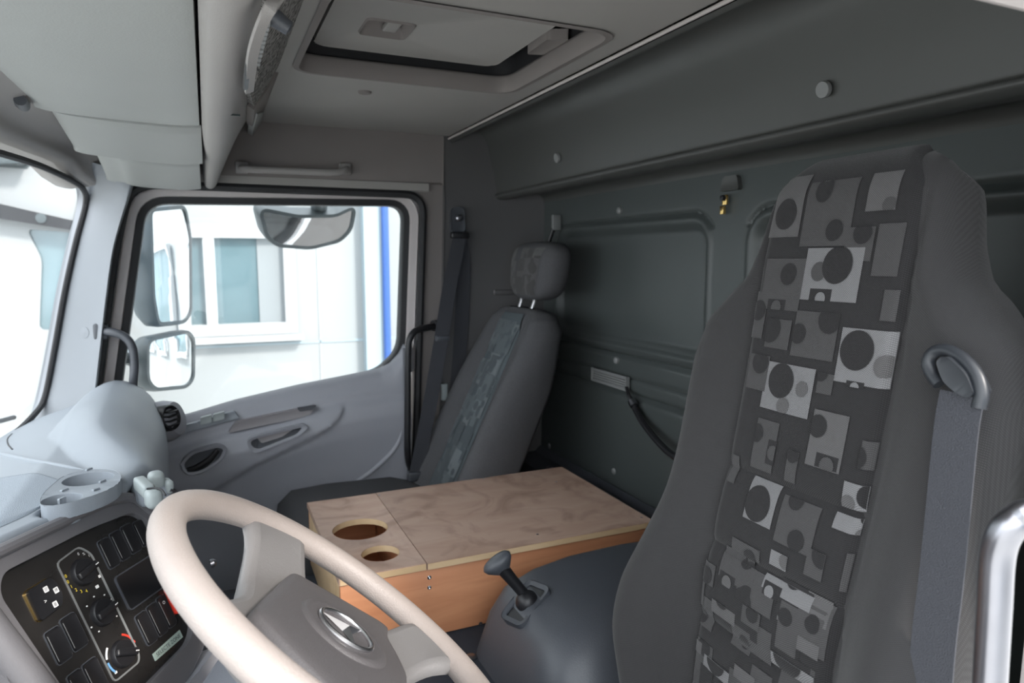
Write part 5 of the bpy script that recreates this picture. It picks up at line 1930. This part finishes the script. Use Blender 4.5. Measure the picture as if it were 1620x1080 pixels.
vg = thing('vent_grille', 'small pale slotted vent grille on the rear wall', 'vent', at(968, 602, y=YR))
corner = [at(a, b, y=YR + 0.010) for a, b in ((938, 582), (994, 594), (994, 617), (938, 603))]
zc0, zc1 = (corner[2].z + corner[3].z) / 2, (corner[0].z + corner[1].z) / 2
vx0, vx1 = corner[1].x, corner[0].x
o_ = rrect(-vx1, zc0, -vx0, zc1, 0.004, 3)
build('frame', MB().plate(o_, [rrect(-vx1 + 0.006, zc0 + 0.006, -vx0 - 0.006, zc1 - 0.006, 0.002, 3)], (0, YR + 0.006, 0), (-1, 0, 0), (0, 0, 1), 0.010), 'cap_grey', vg, 0.002)
for k in range(5):
    z = zc0 + (zc1 - zc0) * (k + 0.9) / 6
    build('slat', MB().box(((vx0 + vx1) / 2, YR + 0.010, z), (abs(vx1 - vx0) - 0.01, 0.006, 0.005)), 'cap_grey', vg)
build('backing', MB().box(((vx0 + vx1) / 2, YR + 0.006, (zc0 + zc1) / 2), (abs(vx1 - vx0) - 0.008, 0.004, zc1 - zc0 - 0.008)), 'metal_paint', vg)
cb = thing('cable', 'black cable hanging from the rear wall below the vent grille', 'cable', at(1040, 690, y=YR + 0.03))
pts = [at(991, 612, y=YR + 0.012), at(995, 625, y=YR + 0.022), at(1002, 640, y=YR + 0.02), at(1020, 672, y=YR + 0.035), at(1050, 708, y=YR + 0.06), at(1085, 735, y=YR + 0.09), at(1130, 775, y=YR + 0.10), at(1160, 830, y=YR + 0.10)]
build('cord', MB().tube(pts, lambda t: 0.005 + 0.004 * sstep(0.15, 0.3, t), 10, smooth=6), 'black_plastic', cb)
build('clip', MB().tube([at(1000, 634, y=YR + 0.022), at(1004, 642, y=YR + 0.024)], 0.012, 12), 'satin_steel', cb)
hkq = at(880, 352, y=YR + 0.02)
hk = thing('wall_hook', 'small grey hook at the upper corner of the rear wall above the headrest', 'hook', hkq)
build('plate', MB().box(hkq, (0.016, 0.03, 0.05)), 'cap_grey', hk, 0.004)
build('rod', MB().tube([hkq + Vector((0, 0.01, -0.02)), hkq + Vector((0.01, 0.02, -0.06)), hkq + Vector((0.02, 0.02, -0.10))], 0.007, 10), 'black_plastic', hk)

# ================================================================== OUTSIDE
mb = MB().box((4, 0, -1.12), (60, 60, 0.1))
gnd = tag(build('ground', mb, 'concrete'), 'pale concrete yard outside the truck', kind='structure')
FX = 5.2
bd = thing('building', 'white clad building with windows outside the passenger window', 'building', (FX, 0, -1.07))


def fy(px):
    return at(px, 430, x=FX).y


def fz(py, px=400):
    return at(px, py, x=FX).z


wins = []
for (a, b, c, d) in ((290, 456, 369, 519), (44, 124, 352, 520)):
    wins.append((fy(b), fz(d, (a + b) / 2), fy(a), fz(c, (a + b) / 2)))
colu = (fy(607), fy(572))
holes = [[(w0, z0), (w1, z0), (w1, z1), (w0, z1)] for w0, z0, w1, z1 in wins]
for k in range(4):
    y0 = 3.2 + k * 2.6
    holes.append([(y0, wins[0][1]), (y0 + 1.5, wins[0][1]), (y0 + 1.5, wins[0][3]), (y0, wins[0][3])])
RH = [[(y0, 0.2), (y0 + 1.5, 0.2), (y0 + 1.5, 1.6), (y0, 1.6)] for y0 in (-12.6, -10.0, -7.4, -4.8)]
mb = MB().plate([(colu[0], -1.07), (14, -1.07), (14, 5.0), (colu[0], 5.0)], holes, (FX, 0, 0), (0, 1, 0), (0, 0, 1), 0.25)
build('wall', mb, 'facade_white', bd)
build('wall', MB().plate([(-14, -1.07), (colu[0], -1.07), (colu[0], 5.0), (-14, 5.0)], RH, (FX + 0.1, 0, 0), (0, 1, 0), (0, 0, 1), 0.25), 'facade_white', bd)
build('column', MB().box((FX - 0.06, (colu[0] + colu[1]) / 2, 1.96), (0.16, colu[1] - colu[0], 6.06)), 'facade_grey', bd)
build('downpipe', MB().tube([(FX - 0.17, colu[0] + 0.02, -1.07), (FX - 0.17, colu[0] + 0.02, 5)], 0.035, 16), 'facade_blue', bd)
for h in holes + RH:
    (y0, z0), (y1, _), (_, z1) = h[0], h[1], h[2]
    fr = build('window', MB().plate([(y0 - 0.06, z0 - 0.06), (y1 + 0.06, z0 - 0.06), (y1 + 0.06, z1 + 0.06), (y0 - 0.06, z1 + 0.06)], [[(y0 + 0.04, z0 + 0.04), (y1 - 0.04, z0 + 0.04), (y1 - 0.04, z1 - 0.04), (y0 + 0.04, z1 - 0.04)]], (FX - 0.04, 0, 0), (0, 1, 0), (0, 0, 1), 0.10), 'facade_frame', bd)
    build('pane', MB().box((FX + 0.06, (y0 + y1) / 2, (z0 + z1) / 2), (0.02, y1 - y0, z1 - z0)), 'facade_pane', fr)
    build('sill', MB().box((FX - 0.06, (y0 + y1) / 2, z0 - 0.09), (0.16, y1 - y0 + 0.2, 0.05)), 'facade_frame', fr)
w0 = wins[0]
build('mullion', MB().box((FX + 0.012, fy(332), (w0[1] + w0[3]) / 2), (0.09, abs(fy(323) - fy(341)), w0[3] - w0[1] - 0.08)), 'facade_frame', bd)
build('blind', MB().box((FX + 0.04, fy(432), (w0[1] + w0[3]) / 2), (0.01, abs(fy(405) - fy(452)), w0[3] - w0[1] - 0.06)), 'blind', bd)
for y in (-9.0, -6.6, -4.2, -0.93, 2.3, 3.0, 5.2, 7.8, 10.4):
    build('panel_joint', MB().box((FX - 0.004, y, 2.0), (0.012, 0.010, 6.0)), 'facade_frame', bd)
for y in (FX,):
    build('plinth_joint', MB().box((FX - 0.004, 6.0 + colu[1] / 2, fz(545)), (0.012, 14.0, 0.02)), 'facade_grey', bd)

# white truck parked ahead, seen through the windscreen
TX = 4.0
wt = thing('parked_truck', 'white parked truck with a dark sun visor band, seen through the windscreen', 'truck', (TX + 0.5, 2.0, -1.07))


def ty(p):
    q = at(*p, x=TX)
    return (q.y, q.z)


pane_o = rpoly([ty(p) for p in ((42, 362), (119, 368), (98, 521), (62, 522), (66, 410))], 0.04)
if area2(pane_o) < 0:
    pane_o = pane_o[::-1]
y_in = at(150, 430, x=TX).y
bo = rpoly([(y_in, -0.6), (3.6, -0.6), (3.6, 1.6), (3.2, 2.6), (y_in, 2.6)], [0.05, 0.2, 0.3, 0.3, 0.1])
build('cab', MB().plate(bo, [pane_o], (TX, 0, 0), (0, 1, 0), (0, 0, 1), 0.95), 'facade_white', wt, 0.0)
build('side_window', MB().plate(offset_poly(pane_o, 0.02), [], (TX + 0.03, 0, 0), (0, 1, 0), (0, 0, 1), 0.02), 'facade_pane', wt)
bo = [ty(p) for p in ((-80, 305), (124, 352), (118, 364), (-80, 332))]
if area2(bo) < 0:
    bo = bo[::-1]
vb = build('sun_visor_band', MB().plate(bo, [], (TX - 0.12, 0, 0), (0, 1, 0), (0, 0, 1), 0.12), 'black_plastic', wt, 0.01)
q = at(65, 345, x=TX - 0.12)
build('rivet', MB().lathe([(0.03, 0), (0.03, 0.01), (0, 0.012)], q, (-1, 0, 0), 14), 'mirror_shell', vb)
bo = [ty(p) for p in ((-80, 200), (20, 240), (46, 256), (40, 263), (-80, 262))]
if area2(bo) < 0:
    bo = bo[::-1]
build('roof_lamp_bar', MB().plate(bo, [], (TX - 0.15, 0, 0), (0, 1, 0), (0, 0, 1), 0.15), 'mirror_shell', wt, 0.02)
for y in (0.95, 3.0):
    build('wheel', MB().lathe([(0, 0), (0.3, 0.02), (0.5, 0.0), (0.5, -0.3)], (TX + 0.1, y, -0.57), (-1, 0, 0), 24), 'rubber', wt)
# windscreen wiper
wi = thing('wiper', 'black windscreen wiper arm resting at the foot of the windscreen', 'wiper', at(10, 664, y=0.52))
build('arm', MB().tube([at(-60, 676, y=0.52), at(0, 666, y=0.50), at(22, 660, y=0.49)], 0.006, 8), 'black_plastic', wi)
# blue truck on the other side of the yard, seen in the building's window panes
bt = thing('parked_truck', 'blue parked truck reflected in the building windows', 'truck', (-9.0, 0.6, -1.07))
build('cab', MB().plate(rpoly([(-0.6, -0.6), (1.6, -0.6), (1.6, 0.6), (1.2, 1.9), (-0.6, 1.9)], 0.12), [], (-10.5, 1.0, 0.3), (0, 1, 0), (0, 0, 1), 2.2), 'truck_blue', bt, 0.05)
build('trailer', MB().box((-9.4, -4.0, 0.9), (2.4, 7.5, 2.7)), 'facade_white', bt, 0.03)
for y in (1.5, -2.0, -6.5):
    build('wheel', MB().lathe([(0, 0), (0.3, 0.02), (0.5, 0.0), (0.5, -0.3)], (-8.2, y, -0.57), (1, 0, 0), 24), 'rubber', bt)
